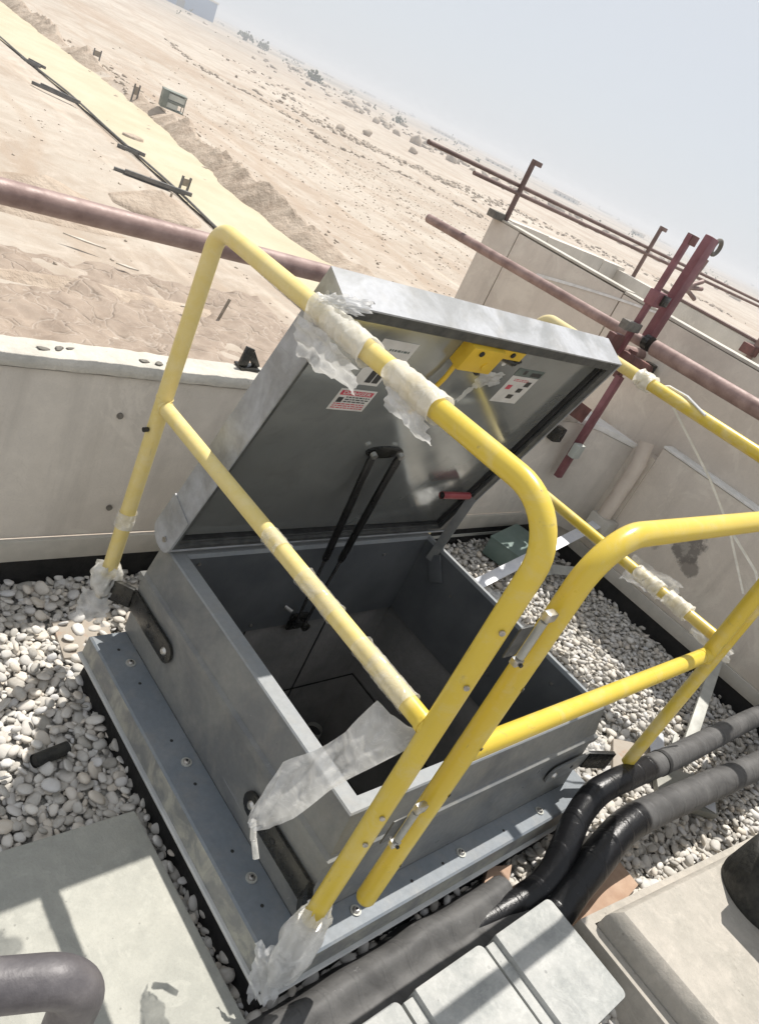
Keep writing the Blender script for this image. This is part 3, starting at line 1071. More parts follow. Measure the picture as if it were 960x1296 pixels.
pebbles()
V, F = [], []
inner = [(-0.14, -0.12), (1.02, -0.12), (1.02, 0.79), (-0.14, 0.79)]
outer = [(-3.2, -3.0), (2.44, -3.0), (2.44, 1.18), (-3.2, 1.18)]
V = [(x, y, TOPG - 0.017) for x, y in outer + inner]
F = [(k, (k + 1) % 4, 4 + (k + 1) % 4, 4 + k) for k in range(4)]
tag(new_obj('gravel_bed', V, F, MT['gravel_bed']), kind='structure')

# ================================================================== ROOF HATCH
IX, IY = 0.895, 0.735
hatch = empty('roof_hatch', (0.45, 0.36, ROOF), 'open grey metal roof hatch with its lid raised against the back parapet', 'roof hatch')
CL, CR, CF, CB = 0.043, 0.016, 0.034, 0.05
V, F = ring_profile(0, IX, 0, IY, [(0.0, 0.0, 0.0, 0.0, -0.012), (0.003, 0.002, 0.003, 0.003, 0.0), (CL - .003, CR - .002, CF - .003, CB, 0.0), (CL, CR, CF, CB + .003, -0.004)])
new_obj('rim', V, F, MT['rim'], hatch)
V, F = ring_profile(0, IX, 0, IY, [(CL, CR, CF, CB + .003, -0.004), (0.058, 0.035, 0.050, 0.06, -0.095), (0.068, 0.045, 0.060, 0.07, -0.100), (0.068, 0.045, 0.060, 0.07, -0.118), (0.060, 0.038, 0.052, 0.065, -0.124), (0.060, 0.040, 0.066, 0.065, -0.293)])
o = new_obj('curb', V, F, MT['curb'], hatch)
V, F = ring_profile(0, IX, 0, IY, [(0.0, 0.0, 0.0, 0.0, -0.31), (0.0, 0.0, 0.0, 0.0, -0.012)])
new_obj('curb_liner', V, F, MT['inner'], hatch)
V, F = ring_profile(0, IX, 0, IY, [(0.060, 0.040, 0.066, 0.05, -0.295), (0.150, 0.125, 0.128, 0.055, -0.295), (0.155, 0.13, 0.133, 0.06, -0.299)])
new_obj('curb_flange', V, F, MT['flange'], hatch)
V, F = ring_profile(0, IX, 0, IY, [(0.155, 0.13, 0.133, 0.06, -0.299), (0.160, 0.135, 0.137, 0.062, -0.355), (0.150, 0.125, 0.128, 0.058, -0.357)])
new_obj('drip_edge', V, F, MT['drip'], hatch)
V, F = ring_profile(0, IX, 0, IY, [(0.150, 0.125, 0.128, 0.058, -0.352), (0.166, 0.140, 0.143, 0.066, -0.354), (0.169, 0.143, 0.146, 0.068, -0.358), (0.166, 0.140, 0.143, 0.066, -0.366), (0.14, 0.12, 0.12, 0.05, -0.367)])
new_obj('trim_strip', V, F, MT['lip'], hatch, smooth=True)
V, F = ring_profile(0, IX, 0, IY, [(0.142, 0.115, 0.12, 0.05, -0.364), (0.158, 0.13, 0.135, 0.06, -0.475)])
new_obj('membrane_upstand', V, F, MT['membrane'], hatch)
# screws on the flange
sp = [(-0.093, 0.681), (-0.095, 0.361), (-0.097, 0.056), (0.077, -0.098), (0.427, -0.098), (0.764, -0.100), (0.965, 0.1), (0.965, 0.4)]
for (x, y) in sp:
    sc = G().disc((x, y, -0.295), (0, 0, 1), 0.0125, 0.003, 18).build('washer', MT['alu_dull'], hatch, smooth=True)
    g = G().disc((x, y, -0.2925), (0, 0, 1), 0.0085, 0.006, 14, dome=1)
    g.build('screw', MT['screw'], sc, smooth=True)
    G().disc((x, y, -0.2866), (0, 0, 1), 0.003, 0.0008, 6).build('screw_slot', MT['gasket'], sc)
for (x, y) in [(-0.103, 0.732), (-0.098, 0.612), (-0.10, 0.428), (-0.102, 0.302), (-0.104, 0.125), (-0.106, -0.004), (0.25, -0.1), (0.359, -0.099), (0.6, -0.1)]:
    G().disc((x, y, -0.2955), (0, 0, 1), 0.004, 0.0012, 10).build('fixing_hole', MT['gasket'], hatch)
for (x, z) in ((0.04, -0.03), (0.30, -0.285), (0.72, -0.06)):
    G().disc((x, IY - 0.001, z), (0, -1, 0), 0.005, 0.003, 10).build('rivet', MT['screw'], hatch)
for (y, z) in ((0.55, -0.10), (0.12, -0.06), (0.3, -0.2)):
    G().disc((IX - 0.001, y, z), (-1, 0, 0), 0.005, 0.003, 10).build('rivet', MT['screw'], hatch)

# shaft below the hatch
V, F = ring_profile(0, IX, 0, IY, [(0.012, 0.012, 0.012, 0.012, -0.31), (0.0, 0.0, 0.0, 0.0, -0.311)])
sh = G()
sh.add(*ring_profile(-0.012, IX + 0.012, -0.012, IY + 0.012, [(0, 0, 0, 0, -1.0), (0, 0, 0, 0, -0.655)]))
sh.add(*ring_profile(-0.012, IX + 0.012, -0.012, IY + 0.012, [(0.006, 0.006, 0.006, 0.006, -0.655), (0, 0, 0, 0, -0.645), (0, 0, 0, 0, -0.312)]))
o = sh.build('access_shaft', MT['shaft'])
tag(o, kind='structure')
for xx in (0.30, 0.62):
    G().box((xx - 0.0015, IY + 0.008, -1.0), (xx + 0.0015, IY + 0.0115, -0.32)).build('shaft_joint', MT['gasket'], hatch)
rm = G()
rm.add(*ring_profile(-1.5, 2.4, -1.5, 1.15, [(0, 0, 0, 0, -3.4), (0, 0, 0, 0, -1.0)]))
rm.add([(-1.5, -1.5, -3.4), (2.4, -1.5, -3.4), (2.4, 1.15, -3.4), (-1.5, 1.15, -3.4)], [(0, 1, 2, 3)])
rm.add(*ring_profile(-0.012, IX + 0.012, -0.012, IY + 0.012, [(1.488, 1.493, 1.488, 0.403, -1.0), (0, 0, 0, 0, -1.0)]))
tag(rm.build('stair_room', MT['gasket']), kind='structure')  # near-black surfaces put the darkness of the unlit room into the colour
lp = empty('ladder_post', (0.74, 0.68, -3.4), 'round steel ladder post standing deep in the dark shaft', 'ladder')
G().tube([(0.74, 0.665, -3.4), (0.74, 0.665, -0.80)], 0.030, 20, cap=False).build('post', MT['alu_dull'], lp, smooth=True)
G().tube([(0.74, 0.665, -3.4), (0.74, 0.665, -0.815)], 0.026, 20).build('post_bore', MT['gasket'], lp, smooth=True)
for zz in (-1.05, -1.35, -1.65):
    G().tube([(0.42, 0.665, zz), (0.73, 0.665, zz)], 0.011, 10).build('rung', MT['beam'], lp, smooth=True)

# brackets on the curb sides
def bracket(c0, c1, nrm, post, half=0.030, mat='black_metal', sock=True):
    """flat rounded plate from c0 (post end) to c1 (round end) on a curb face with outward normal nrm"""
    c0, c1, nrm = Vector(c0), Vector(c1), Vector(nrm)
    d = (c1 - c0).normalized()
    u = nrm.cross(d)
    if u.z < 0:
        u = -u
    pts = [c0 + u * half, c0 - u * half]
    for k in range(9):
        a = -math.pi / 2 + math.pi * k / 8
        pts.append(c1 + d * (half * math.cos(a)) + u * (half * math.sin(a)))
    n = len(pts)
    V = pts + [p + nrm * 0.007 for p in pts]
    F = [tuple(range(n))[::-1], tuple(range(n, 2 * n))] + [(i, (i + 1) % n, n + (i + 1) % n, n + i) for i in range(n)]
    pl = new_obj('bracket_plate', V, F, MT[mat], hatch, bevel=0.0015)
    G().disc(c1 + nrm * 0.007, nrm, 0.011, 0.006, 16, dome=1).build('bolt', MT['steel'], pl, smooth=True)
    G().disc(c1 - d * 0.09 + nrm * 0.007, nrm, 0.006, 0.0015, 10).build('bolt_hole', MT['gasket'], pl)
    # arm that leaves the plate to the post socket
    p = Vector(post)
    a = c0 + nrm * 0.004
    pts = [a + Vector((0, 0, half)), a - Vector((0, 0, half)), Vector((p.x, p.y, p.z - 0.035)), Vector((p.x, p.y, p.z + 0.03))]
    th = (p - a)
    th.z = 0
    sd = Vector((-th.y, th.x, 0)).normalized() * 0.006
    V = [q - sd for q in pts] + [q + sd for q in pts]
    new_obj('bracket_arm', V, [(3, 2, 1, 0), (4, 5, 6, 7), (0, 1, 5, 4), (1, 2, 6, 5), (2, 3, 7, 6), (3, 0, 4, 7)], MT['black_metal'], hatch, bevel=0.001)
    g = G().tube([(p.x, p.y, p.z - 0.06), (p.x, p.y, p.z + 0.035)], 0.0235, 20)
    if sock:
        g.build('post_socket', MT['steel'], hatch, smooth=True)


bracket((-0.064, 0.80, -0.185), (-0.064, 0.605, -0.185), (-1, 0, 0), (-0.115, 0.865, -0.19))
bracket((-0.064, -0.05, -0.205), (-0.064, 0.16, -0.205), (-1, 0, 0), (-0.115, -0.112, -0.205))
bracket((0.945, -0.062, -0.19), (0.78, -0.062, -0.19), (0, -1, 0), (1.04, -0.10, -0.19), mat='curb', sock=False)
bracket((0.939, 0.80, -0.185), (0.939, 0.605, -0.185), (1, 0, 0), (1.06, 0.865, -0.19))

# ---- lid
TH = math.radians(17.5)
cdv = Vector((0, -math.sin(TH), math.cos(TH)))
cnv = Vector((0, -math.cos(TH), -math.sin(TH)))
cov0 = Vector((0, 0.734, 0.014))
CM = Matrix((Vector((1, 0, 0)), cdv, cnv)).transposed().to_4x4()
CM.translation = cov0


def cv(u, v, w):
    return CM @ Vector((u, v, w))


LX0, LX1, LV0, LV1, LD = -0.060, 0.960, 0.004, 0.800, 0.090
t_ = 0.004
g = G()
# one continuous pan: outer skin, rim edge, inner skin
def rect(x0, x1, v0, v1, w):
    return [cv(x0, v0, w), cv(x1, v0, w), cv(x1, v1, w), cv(x0, v1, w)]
rings = [rect(LX0 + .004, LX1 - .004, LV0 + .004, LV1 + .010, -LD), rect(LX0, LX1, LV0, LV1 + .014, -LD + .004), rect(LX0, LX1, LV0, LV1, 0),
         rect(LX0 + t_, LX1 - t_, LV0 + t_, LV1 - t_, 0), rect(LX0 + t_, LX1 - t_, LV0 + t_, LV1 - t_, -LD + t_)]
V = [p for r in rings for p in r]
F = [(3, 2, 1, 0), (16, 17, 18, 19)]
for i in range(4):
    for k in range(4):
        a = i * 4
        F.append((a + k, a + (k + 1) % 4, a + 4 + (k + 1) % 4, a + 4 + k))
lid = new_obj('lid', V, F, MT['cover'], hatch)
# dark return lip round the mouth of the lid
def frame(x0, x1, v0, v1, il, ir, ib, it, w0, w1, name, mat, par):
    g = G()
    g.box((x0, v1 - it, w0), (x1, v1, w1), CM)
    g.box((x0, v0, w0), (x1, v0 + ib, w1), CM)
    g.box((x0, v0 + ib, w0), (x0 + il, v1 - it, w1), CM)
    g.box((x1 - ir, v0 + ib, w0), (x1, v1 - it, w1), CM)
    return g.build(name, mat, par)
frame(LX0 + t_, LX1 - t_, LV0 + t_, LV1 - t_, 0.010, 0.030, 0.012, 0.026, -0.012, -0.003, 'return_lip', MT['dark_lip'], lid)
frame(LX0 + .015, LX1 - .034, LV0 + .016, LV1 - .030, 0.011, 0.010, 0.010, 0.008, -0.035, -0.016, 'gasket', MT['gasket'], lid)
liner = G().box((LX0 + .027, LV0 + .030, -0.080), (LX1 - .046, LV1 - .038, -0.026), CM).build('lid_liner', MT['liner'], lid, bevel=0.003)
G().box((LX0 + .024, LV0 + .016, -0.03), (LX1 - .046, LV0 + .023, -0.012), CM).build('edge_trim', MT['dark_lip'], lid)
# rounded hinge ears
for x in (LX0 - 0.003, LX1 - 0.001):
    pts = []
    for k in range(10):
        a = math.pi + math.pi * k / 9
        pts.append((-0.046 + 0.046 * math.cos(a), 0.01 + 0.035 * math.sin(a)))
    pts = [(p[0], p[1]) for p in pts] + [(0.0, 0.12), (-LD, 0.12)]
    V = [cv(x, p[1], p[0]) for p in pts] + [cv(x + 0.004, p[1], p[0]) for p in pts]
    n = len(pts)
    new_obj('hinge_ear', V, [tuple(range(n)), tuple(range(n, 2 * n))[::-1]] + [(i, n + i, n + (i + 1) % n, (i + 1) % n) for i in range(n)], MT['cover'], lid)
    G().disc(cv(x - 0.001 if x < 0 else x + 0.004, 0.015, -0.03), (-1 if x < 0 else 1, 0, 0), 0.007, 0.004, 12).build('hinge_pin', MT['screw'], lid, smooth=True)
for v in (0.2, 0.5):
    pass
G().tube([(0.02, 0.79, 0.005), (0.87, 0.79, 0.005)], 0.010, 12).build('hinge_barrel', MT['inner'], hatch, smooth=True)

# stickers on the liner
LW = -0.0255


def sticker(u0, u1, v0, v1, name='sticker', mat=None, skew=0.0):
    V = [cv(u0 + skew, v0, LW), cv(u1 + skew, v0, LW), cv(u1, v1, LW), cv(u0, v1, LW)]
    V += [p + cnv * 0.0006 for p in V]
    return new_obj(name, V, [(3, 2, 1, 0), (4, 5, 6, 7), (0, 1, 5, 4), (1, 2, 6, 5), (2, 3, 7, 6), (3, 0, 4, 7)], mat or MT['sticker'], hatch)


def prints(rects, name, mat, parent, dz=0.0009):
    g = G()
    for (u0, u1, v0, v1) in rects:
        g.add([cv(u0, v0, LW + dz), cv(u1, v0, LW + dz), cv(u1, v1, LW + dz), cv(u0, v1, LW + dz)], [(0, 1, 2, 3)])
    return g.build(name, mat, parent)


def lid_text(s, u, v, size, mat, parent, dz=0.0013, name='lettering', ax=1.0):
    cu = bpy.data.curves.new(name, 'FONT')
    cu.body = s
    cu.size = size
    cu.align_x = 'CENTER'
    cu.align_y = 'CENTER'
    cu.offset = size * 0.012
    to = bpy.data.objects.new(name, cu)
    COL.objects.link(to)
    dg = bpy.context.evaluated_depsgraph_get()
    me = bpy.data.meshes.new_from_object(to.evaluated_get(dg))
    V = [cv(u + p.co.x * ax, v + p.co.y, LW + dz) for p in me.vertices]
    F = [tuple(p.vertices) for p in me.polygons]
    bpy.data.objects.remove(to)
    if F:
        new_obj(name, V, F, mat, parent)
    bpy.data.meshes.remove(me)


def lines(u0, u1, v0, v1, rows, rnd):
    out = []
    dv = (v1 - v0) / rows
    for k in range(rows):
        v = v0 + dv * (k + 0.25)
        u = u0
        while u < u1 - 0.004:
            w = rnd.uniform(0.004, 0.013)
            out.append((u, min(u + w, u1), v, v + dv * 0.5))
            u += w + 0.0025
    return out


rs = random.Random(5)
VS1 = (0.508, 0.574)     # warning label (danger)
s1 = sticker(0.105, 0.212, VS1[0], VS1[1], 'warning_sticker')
s1['label'] = 'white warning sticker with a red header band'
prints([(0.111, 0.206, VS1[1] - 0.019, VS1[1] - 0.005)], 'header_band', MT['pr_red'], s1)
lid_text('DANGER', 0.1585, VS1[1] - 0.012, 0.0135, MT['sticker'], s1, ax=1.5)
prints(lines(0.135, 0.205, VS1[0] + 0.024, VS1[1] - 0.021, 3, rs), 'printed_lines', MT['pr_black'], s1)
prints(lines(0.112, 0.205, VS1[0] + 0.004, VS1[0] + 0.023, 3, rs), 'printed_red_lines', MT['pr_red'], s1)
prints([(0.114, 0.130, VS1[0] + 0.024, VS1[1] - 0.026)], 'pictogram', MT['pr_black'], s1)
s2 = sticker(0.115, 0.222, 0.655, 0.722)
s2['label'] = 'plain white sticker with one grey printed line'
prints(lines(0.150, 0.210, 0.690, 0.702, 1, rs), 'printed_lines', MT['pr_green'], s2)
s3 = sticker(0.606, 0.718, 0.588, 0.682)
s3['label'] = 'tall white instruction sticker with faint red print and black pictograms'
prints(lines(0.625, 0.69, 0.664, 0.674, 2, rs), 'printed_red_lines', MT['pr_red'], s3)
prints([(0.620, 0.640, 0.635, 0.651)], 'pictogram', MT['pr_red'], s3)
prints([(0.684, 0.706, 0.650, 0.668), (0.672, 0.694, 0.628, 0.643), (0.655, 0.680, 0.604, 0.619)], 'pictogram', MT['pr_black'], s3)
s4 = sticker(0.606, 0.720, 0.684, 0.708, mat=MT['pr_green'])
s4['label'] = 'grey green information sticker above the white one'
prints([(0.636, 0.650, 0.690, 0.704), (0.670, 0.715, 0.687, 0.700)], 'printed_lines', MT['pr_black'], s4)
s5 = sticker(0.118, 0.196, 0.590, 0.642)
prints([(0.150, 0.168, 0.598, 0.634), (0.171, 0.189, 0.598, 0.634)], 'pictogram', MT['pr_black'], s5)

# latch
def cvbox(name, mat, par, lo, hi, rz=0.0, piv=(0, 0), bevel=0.002):
    M = CM @ Matrix.Translation((piv[0], piv[1], 0)) @ Matrix.Rotation(rz, 4, 'Z') @ Matrix.Translation((-piv[0], -piv[1], 0))
    return G().box(lo, hi, M).build(name, mat, par, bevel=bevel)


la = cvbox('slam_latch', MT['latch'], hatch, (0.338, 0.700, -0.026), (0.455, 0.768, 0.010), 0.0, (0.4, 0.73), 0.003)
cvbox('latch_side_plate', MT['latch'], la, (0.456, 0.742, -0.026), (0.545, 0.768, -0.004), 0.0, (0.46, 0.76), 0.002)
G().disc(cv(0.417, 0.722, 0.010), cnv, 0.010, 0.003, 18).build('latch_boss', MT['latch'], la, smooth=True)
for (u, v) in ((0.372, 0.756), (0.50, 0.758)):
    G().disc(cv(u, v, 0.0105 if u < .45 else -0.0035), cnv, 0.007, 0.003, 14).build('bolt', MT['gasket'], la, smooth=True)
G().disc(cv(0.435, 0.694, -0.024), cnv, 0.012, 0.022, 14).build('latch_nut', MT['black_metal'], la, smooth=True)
G().tube([cv(0.350, 0.705, -0.010), cv(0.352, 0.66, -0.008), cv(0.335, 0.58, -0.004), cv(0.33, 0.54, -0.004)], 0.006, 10).build('latch_rod', MT['latch'], la, smooth=True)
G().tube([cv(0.46, 0.745, -0.012), cv(0.54, 0.728, -0.012), cv(0.555, 0.742, -0.012)], 0.008, 12).build('latch_bolt', MT['black_metal'], la, smooth=True)
G().disc(cv(0.515, 0.722, -0.024), cnv, 0.008, 0.01, 12).build('latch_button', MT['tape'], la, smooth=True)

# gas struts
for (a, b, k) in (((0.455, 0.715, -0.285), (0.345, 0.0, 0.0), 0), ((0.490, 0.712, -0.300), (0.442, 0.0, 0.0), 1)):
    top = cv(b[0], 0.375, -0.012)
    a = Vector(a)
    m = a.lerp(top, 0.42)
    st = G().tube([m, m.lerp(top, 0.03), m.lerp(top, 0.95), top], 0.0105, 16, rf=lambda i, k_: (0.0085, 0.0105, 0.0105, 0.005)[i]).build('gas_strut', MT['strut'], hatch, smooth=True)
    G().tube([a, m], 0.005, 10).build('piston_rod', MT['rod'], st, smooth=True)
    G().disc(top - cnv * 0.002, cnv, 0.009, 0.012, 12).build('ball_joint', MT['steel'], st, smooth=True)
    G().disc(a, (0, -1, 0), 0.014, 0.014, 14).build('lower_joint', MT['black_metal'], st, smooth=True)
g = G()
g.prism([(0.395 + 0.066 * math.cos(a), 0.372 + 0.022 * math.sin(a)) for a in np.linspace(0, 6.0, 16)], -0.026, -0.020, CM)
g.build('strut_plate', MT['black_metal'], lid, bevel=0.002)
G().box((0.440, 0.724, -0.325), (0.505, 0.734, -0.265)).build('strut_foot', MT['black_metal'], hatch, bevel=0.003)
G().tube([(0.385, 0.72, -0.215), (0.40, 0.70, -0.22)], 0.006, 8).build('foot_pin', MT['steel'], hatch, smooth=True)

# hold open arm with red grip
arm = G().bar((0.905, 0.668, 0.205), (0.882, 0.680, -0.055), 0.030, 0.005, (1, 0.4, 0)).build('hold_open_arm', MT['curb'], hatch, bevel=0.001)
G().bar((0.885, 0.675, -0.03), (0.887, 0.62, -0.10), 0.05, 0.004, (1, 0.1, 0)).build('arm_plate', MT['inner'], hatch, bevel=0.001)
V = []
G().tube([(0.750, 0.669, 0.217), (0.885, 0.671, 0.210)], 0.0115, 18, cap=False).build('red_grip', MT['red_grip'], arm, smooth=True)
G().tube([(0.752, 0.669, 0.217), (0.885, 0.671, 0.210)], 0.0085, 14).build('grip_core', MT['gasket'], arm, smooth=True)

# clinging film on the lid edge (loose on the lid: its own thing)
# ================================================================== GUARD RAILS
PR = 0.0199


def rail_panel(x, y0, y1, label, mat, rfront, rback, zt, zm, screws=True, zb=-0.165, PR=0.0187):
    e = empty('guard_rail', (x, y0, zb), label, 'guard rail')
    pts = bend([(x, y0, zb), (x, y0, zt), (x, y1, zt), (x, y1, zb)], [rfront, rback], 12)
    G().tube(pts, PR, 28).build('rail_hoop', mat, e, smooth=True)
    G().tube([(x, y0 + 0.004, zm), (x, y1 - 0.004, zm)], PR - 0.0012, 24).build('mid_rail', mat, e, smooth=True)
    G().tube([(x, y0 + PR * 0.80, zm), (x, y0 + PR + 0.003, zm)], 0.0212, 24, rf=lambda i, k: PR + 0.0002 + 0.0008 * math.sin(k * 2.1)).build('weld_bead', mat, e, smooth=True)
    G().tube([(x, y1 - PR - 0.003, zm), (x, y1 - PR * 0.80, zm)], 0.0212, 24, rf=lambda i, k: PR + 0.0002 + 0.0008 * math.sin(k * 2.1)).build('weld_bead', mat, e, smooth=True)
    G().tube([(x, y1, zm + 0.015), (x, y1, zm + 0.019)], PR + 0.0012, 28).build('weld_ring', mat, e, smooth=True)
    return e


ra = rail_panel(-0.115, -0.112, 0.865, 'yellow guard rail on the left side of the hatch, wrapped with torn clear film', MT['yellow_old'], 0.095, 0.045, 0.757, 0.343)
for (z) in (0.567, 0.458, 0.155, 0.085):
    G().disc((-0.115 - PR * 0.55 - 0.001, -0.112 - PR * 0.80, z), (-0.55, -0.83, 0), 0.0048, 0.0026, 12).build('screw', MT['screw'], ra, smooth=True)
G().disc((-0.135, 0.86, 0.28), (-1, -0.2, 0), 0.006, 0.012, 10).build('side_bolt', MT['black_metal'], ra, smooth=True)
rb = rail_panel(1.06, -0.138, 0.865, 'yellow guard rail on the right side of the hatch nearest the right parapet', MT['yellow_far'], 0.095, 0.045, 0.757, 0.305, zb=-0.168, PR=0.0178)

gate = empty('safety_gate', (0.0, -0.13, -0.15), 'yellow swing gate across the front of the hatch', 'gate')
pts = bend([(0.0, -0.13, -0.145), (0.0, -0.13, 0.728), (1.012, -0.13, 0.728), (1.012, -0.13, 0.255)], [0.095, 0.06], 12)
G().tube(pts, PR, 28).build('gate_frame', MT['yellow'], gate, smooth=True)
V0 = Vector((0.0, -0.13, -0.145))
G().tube([V0 + Vector((0, 0, -0.012)), V0 + Vector((0, 0, -0.006)), V0], PR, 28, rf=lambda i, k: PR * (0.55, 0.9, 1.0)[i]).build('end_cap', MT['yellow'], gate, smooth=True)
G().tube([(0.006, -0.13, 0.272), (1.006, -0.13, 0.272)], 0.0195, 24).build('mid_rail', MT['yellow'], gate, smooth=True)
G().tube([(0.965, -0.13, 0.272), (0.972, -0.13, 0.272)], 0.0205, 24).build('weld_ring', MT['yellow'], gate, smooth=True)
for z in (0.30, 0.18, 0.44, -0.02):
    G().disc((0.0 + PR * 0.2, -0.13 - PR, z), (0.2, -1, 0), 0.0035, 0.0015, 10).build('rivet', MT['pr_black'], gate)
for (zc, hl) in ((0.553, 0.050), (0.115, 0.052)):
    hx, hy = -0.050, -0.140
    h = G().box((hx + 0.002, hy, zc - hl), (hx + 0.016, hy + 0.004, zc + hl)).build('gate_hinge', MT['steel'], gate, bevel=0.001)
    G().tube([(hx - 0.004, hy, zc - hl * 0.78), (hx - 0.004, hy, zc + hl * 0.66)], 0.0062, 16).build('hinge_barrel', MT['alu_dull'], h, smooth=True)
    G().box((hx - 0.016, hy - 0.007, zc - hl * 1.04), (hx + 0.004, hy + 0.007, zc - hl * 0.80)).build('hinge_knuckle', MT['steel'], h, bevel=0.003)
    G().box((hx - 0.010, hy - 0.007, zc + hl * 0.70), (hx + 0.014, hy + 0.007, zc + hl * 1.02)).build('hinge_knuckle', MT['steel'], h, bevel=0.003)
    G().box((hx - 0.045, hy + 0.004, zc - hl * 0.7), (hx - 0.012, hy + 0.007, zc + hl * 0.45)).build('hinge_leaf', MT['dark_lip'], h, bevel=0.001)
    G().disc((hx - 0.006, hy - 0.008, zc - hl * 0.92), (-0.2, -1, 0), 0.0035, 0.003, 10).build('hinge_bolt', MT['gasket'], h)

# ================================================================== FILM AND TAPE
def wrap(a, b, r, label, mat=None, seed=0, amp=0.006, n=40, m=52, flare=0.0, group='film wound round the yellow rails'):
    """crumpled sleeve of film round a straight pipe"""
    a, b = Vector(a), Vector(b)
    rr = random.Random(seed)
    ph = [rr.uniform(0, 6.28) for _ in range(8)]

    turns = max(2, int((b - a).length / 0.022))

    def rf(i, k):
        t = i / (m - 1)
        ang = 2 * math.pi * k / n
        sp_ = (t * turns + ang / (2 * math.pi) + 0.15 * math.sin(ang * 2 + ph[0])) % 1.0
        s = 0.55 * sp_ + 0.28 * math.sin(2 * ang + 5 * t + ph[1]) + 0.16 * math.sin(5 * ang - 9 * t + ph[2])
        e = max(0, 1 - min(t, 1 - t) * 12)
        return r + amp * (0.35 + s) + e * flare * (0.5 + 0.5 * math.sin(3 * ang + ph[4]))
    pts = [a.lerp(b, i / (m - 1)) for i in range(m)]
    o = G().tube(pts, r, n, cap=False, rf=rf).build('film_wrap', mat or MT['film_dense'], smooth=False)
    o.data.polygons.foreach_set('use_smooth', [True] * len(o.data.polygons))
    tag(o, label, 'plastic film', group)
    return o


wrap((-0.115, 0.335, 0.757), (-0.115, 0.50, 0.757), 0.0205, 'bunched clear film wound round the upper end of the left top rail', None, 1, 0.0045, flare=0.007)
wrap((-0.115, 0.155, 0.757), (-0.115, 0.272, 0.757), 0.0205, 'thick pale film bandage on the left top rail beside the labels', None, 2, 0.0045, flare=0.004)
wrap((-0.115, 0.335, 0.343), (-0.115, 0.385, 0.343), 0.0182, 'thin film collar highest on the left middle rail', MT['film_thin'], 3, 0.0016, flare=0.003)
wrap((-0.115, 0.155, 0.343), (-0.115, 0.26, 0.343), 0.0182, 'ragged film strip around the centre of the left middle rail', MT['film_thin'], 4, 0.0016, flare=0.003)
wrap((-0.115, -0.055, 0.343), (-0.115, 0.08, 0.343), 0.0185, 'torn pale film sleeve at the front end of the left middle rail', MT['film_thin'], 5, 0.0018, flare=0.004)
wrap((1.06, 0.43, 0.757), (1.06, 0.48, 0.757), 0.021, 'white film collar on the right top rail next to the lid corner', None, 6, 0.006, flare=0.004)
wrap((1.06, 0.075, 0.305), (1.06, 0.165, 0.305), 0.021, 'larger white film bandage on the right middle rail', None, 7, 0.004, flare=0.004)
wrap((1.06, -0.02, 0.305), (1.06, 0.055, 0.305), 0.021, 'white film bandage on the right middle rail next to the post', None, 8, 0.004, flare=0.004)
wrap((-0.115, 0.865, 0.0), (-0.115, 0.865, 0.045), 0.0215, 'narrow film band low on the rear left post', MT['film'], 9, 0.002)


def crumple(name, corners, label, cat, mat, nu=22, nv=16, amp=0.012, seed=0, ragged=0.12, parent=None, group=None):
    """bilinear patch of film with folds and ragged outline; corners 4 points"""
    A, B, Cc, D = [Vector(c) for c in corners]
    nrm = (B - A).cross(D - A).normalized()
    rr = random.Random(seed)
    ph = [rr.uniform(0, 6.28) for _ in range(10)]

    def fn(u, v):
        uu, vv = u, v
        if v > 0.999 or v < 0.001:
            vv += ragged * (0.5 - abs(math.sin(u * 17 + ph[0]) * math.sin(u * 7 + ph[1]))) * (1 if v > 0.5 else -0.4)
        if u > 0.999 or u < 0.001:
            uu += ragged * (0.5 - abs(math.sin(v * 13 + ph[2]) * math.sin(v * 5 + ph[3]))) * (1 if u > 0.5 else -0.4)
        p = (A.lerp(B, uu)).lerp(D.lerp(Cc, uu), vv)
        h = math.sin(u * 9 + v * 4 + ph[4]) * 0.45 + math.sin(u * 21 - v * 13 + ph[5]) * 0.25 + math.sin(v * 17 + u * 3 + ph[6]) * 0.3 + math.sin(u * 40 + v * 31 + ph[7]) * 0.12
        return p + nrm * (h * amp)
    o = G().sheet(fn, nu, nv).build(name, mat, parent)
    o.data.polygons.foreach_set('use_smooth', [True] * len(o.data.polygons))
    tag(o, label, cat, group)
    return o


# torn film hanging below the left top rail, in front of the lid
crumple('film_scrap', [(-0.135, 0.52, 0.735), (-0.130, 0.36, 0.735), (-0.06, 0.385, 0.655), (-0.12, 0.50, 0.665)], 'torn clear film flap hanging from the left top rail over the lid edge', 'plastic film', MT['film'], 26, 18, 0.012, 11, 0.10)
crumple('film_scrap', [(-0.13, 0.50, 0.77), (-0.11, 0.40, 0.79), (-0.09, 0.40, 0.82), (-0.12, 0.47, 0.80)], 'curled film tuft sticking up from the left top rail', 'plastic film', MT['film'], 18, 12, 0.010, 12, 0.25)
crumple('film_scrap', [(-0.125, 0.27, 0.740), (-0.125, 0.16, 0.735), (-0.105, 0.15, 0.695), (-0.11, 0.26, 0.70)], 'short film flap under the pale bandage of the left top rail', 'plastic film', MT['film'], 18, 12, 0.008, 13, 0.10)
crumple('film_scrap', [(-0.058, 0.60, 0.70), (-0.061, 0.555, 0.775), (-0.064, 0.50, 0.76), (-0.063, 0.53, 0.66)], 'film remnant clinging to the left edge of the lid', 'plastic film', MT['film'], 18, 12, 0.004, 14, 0.10)

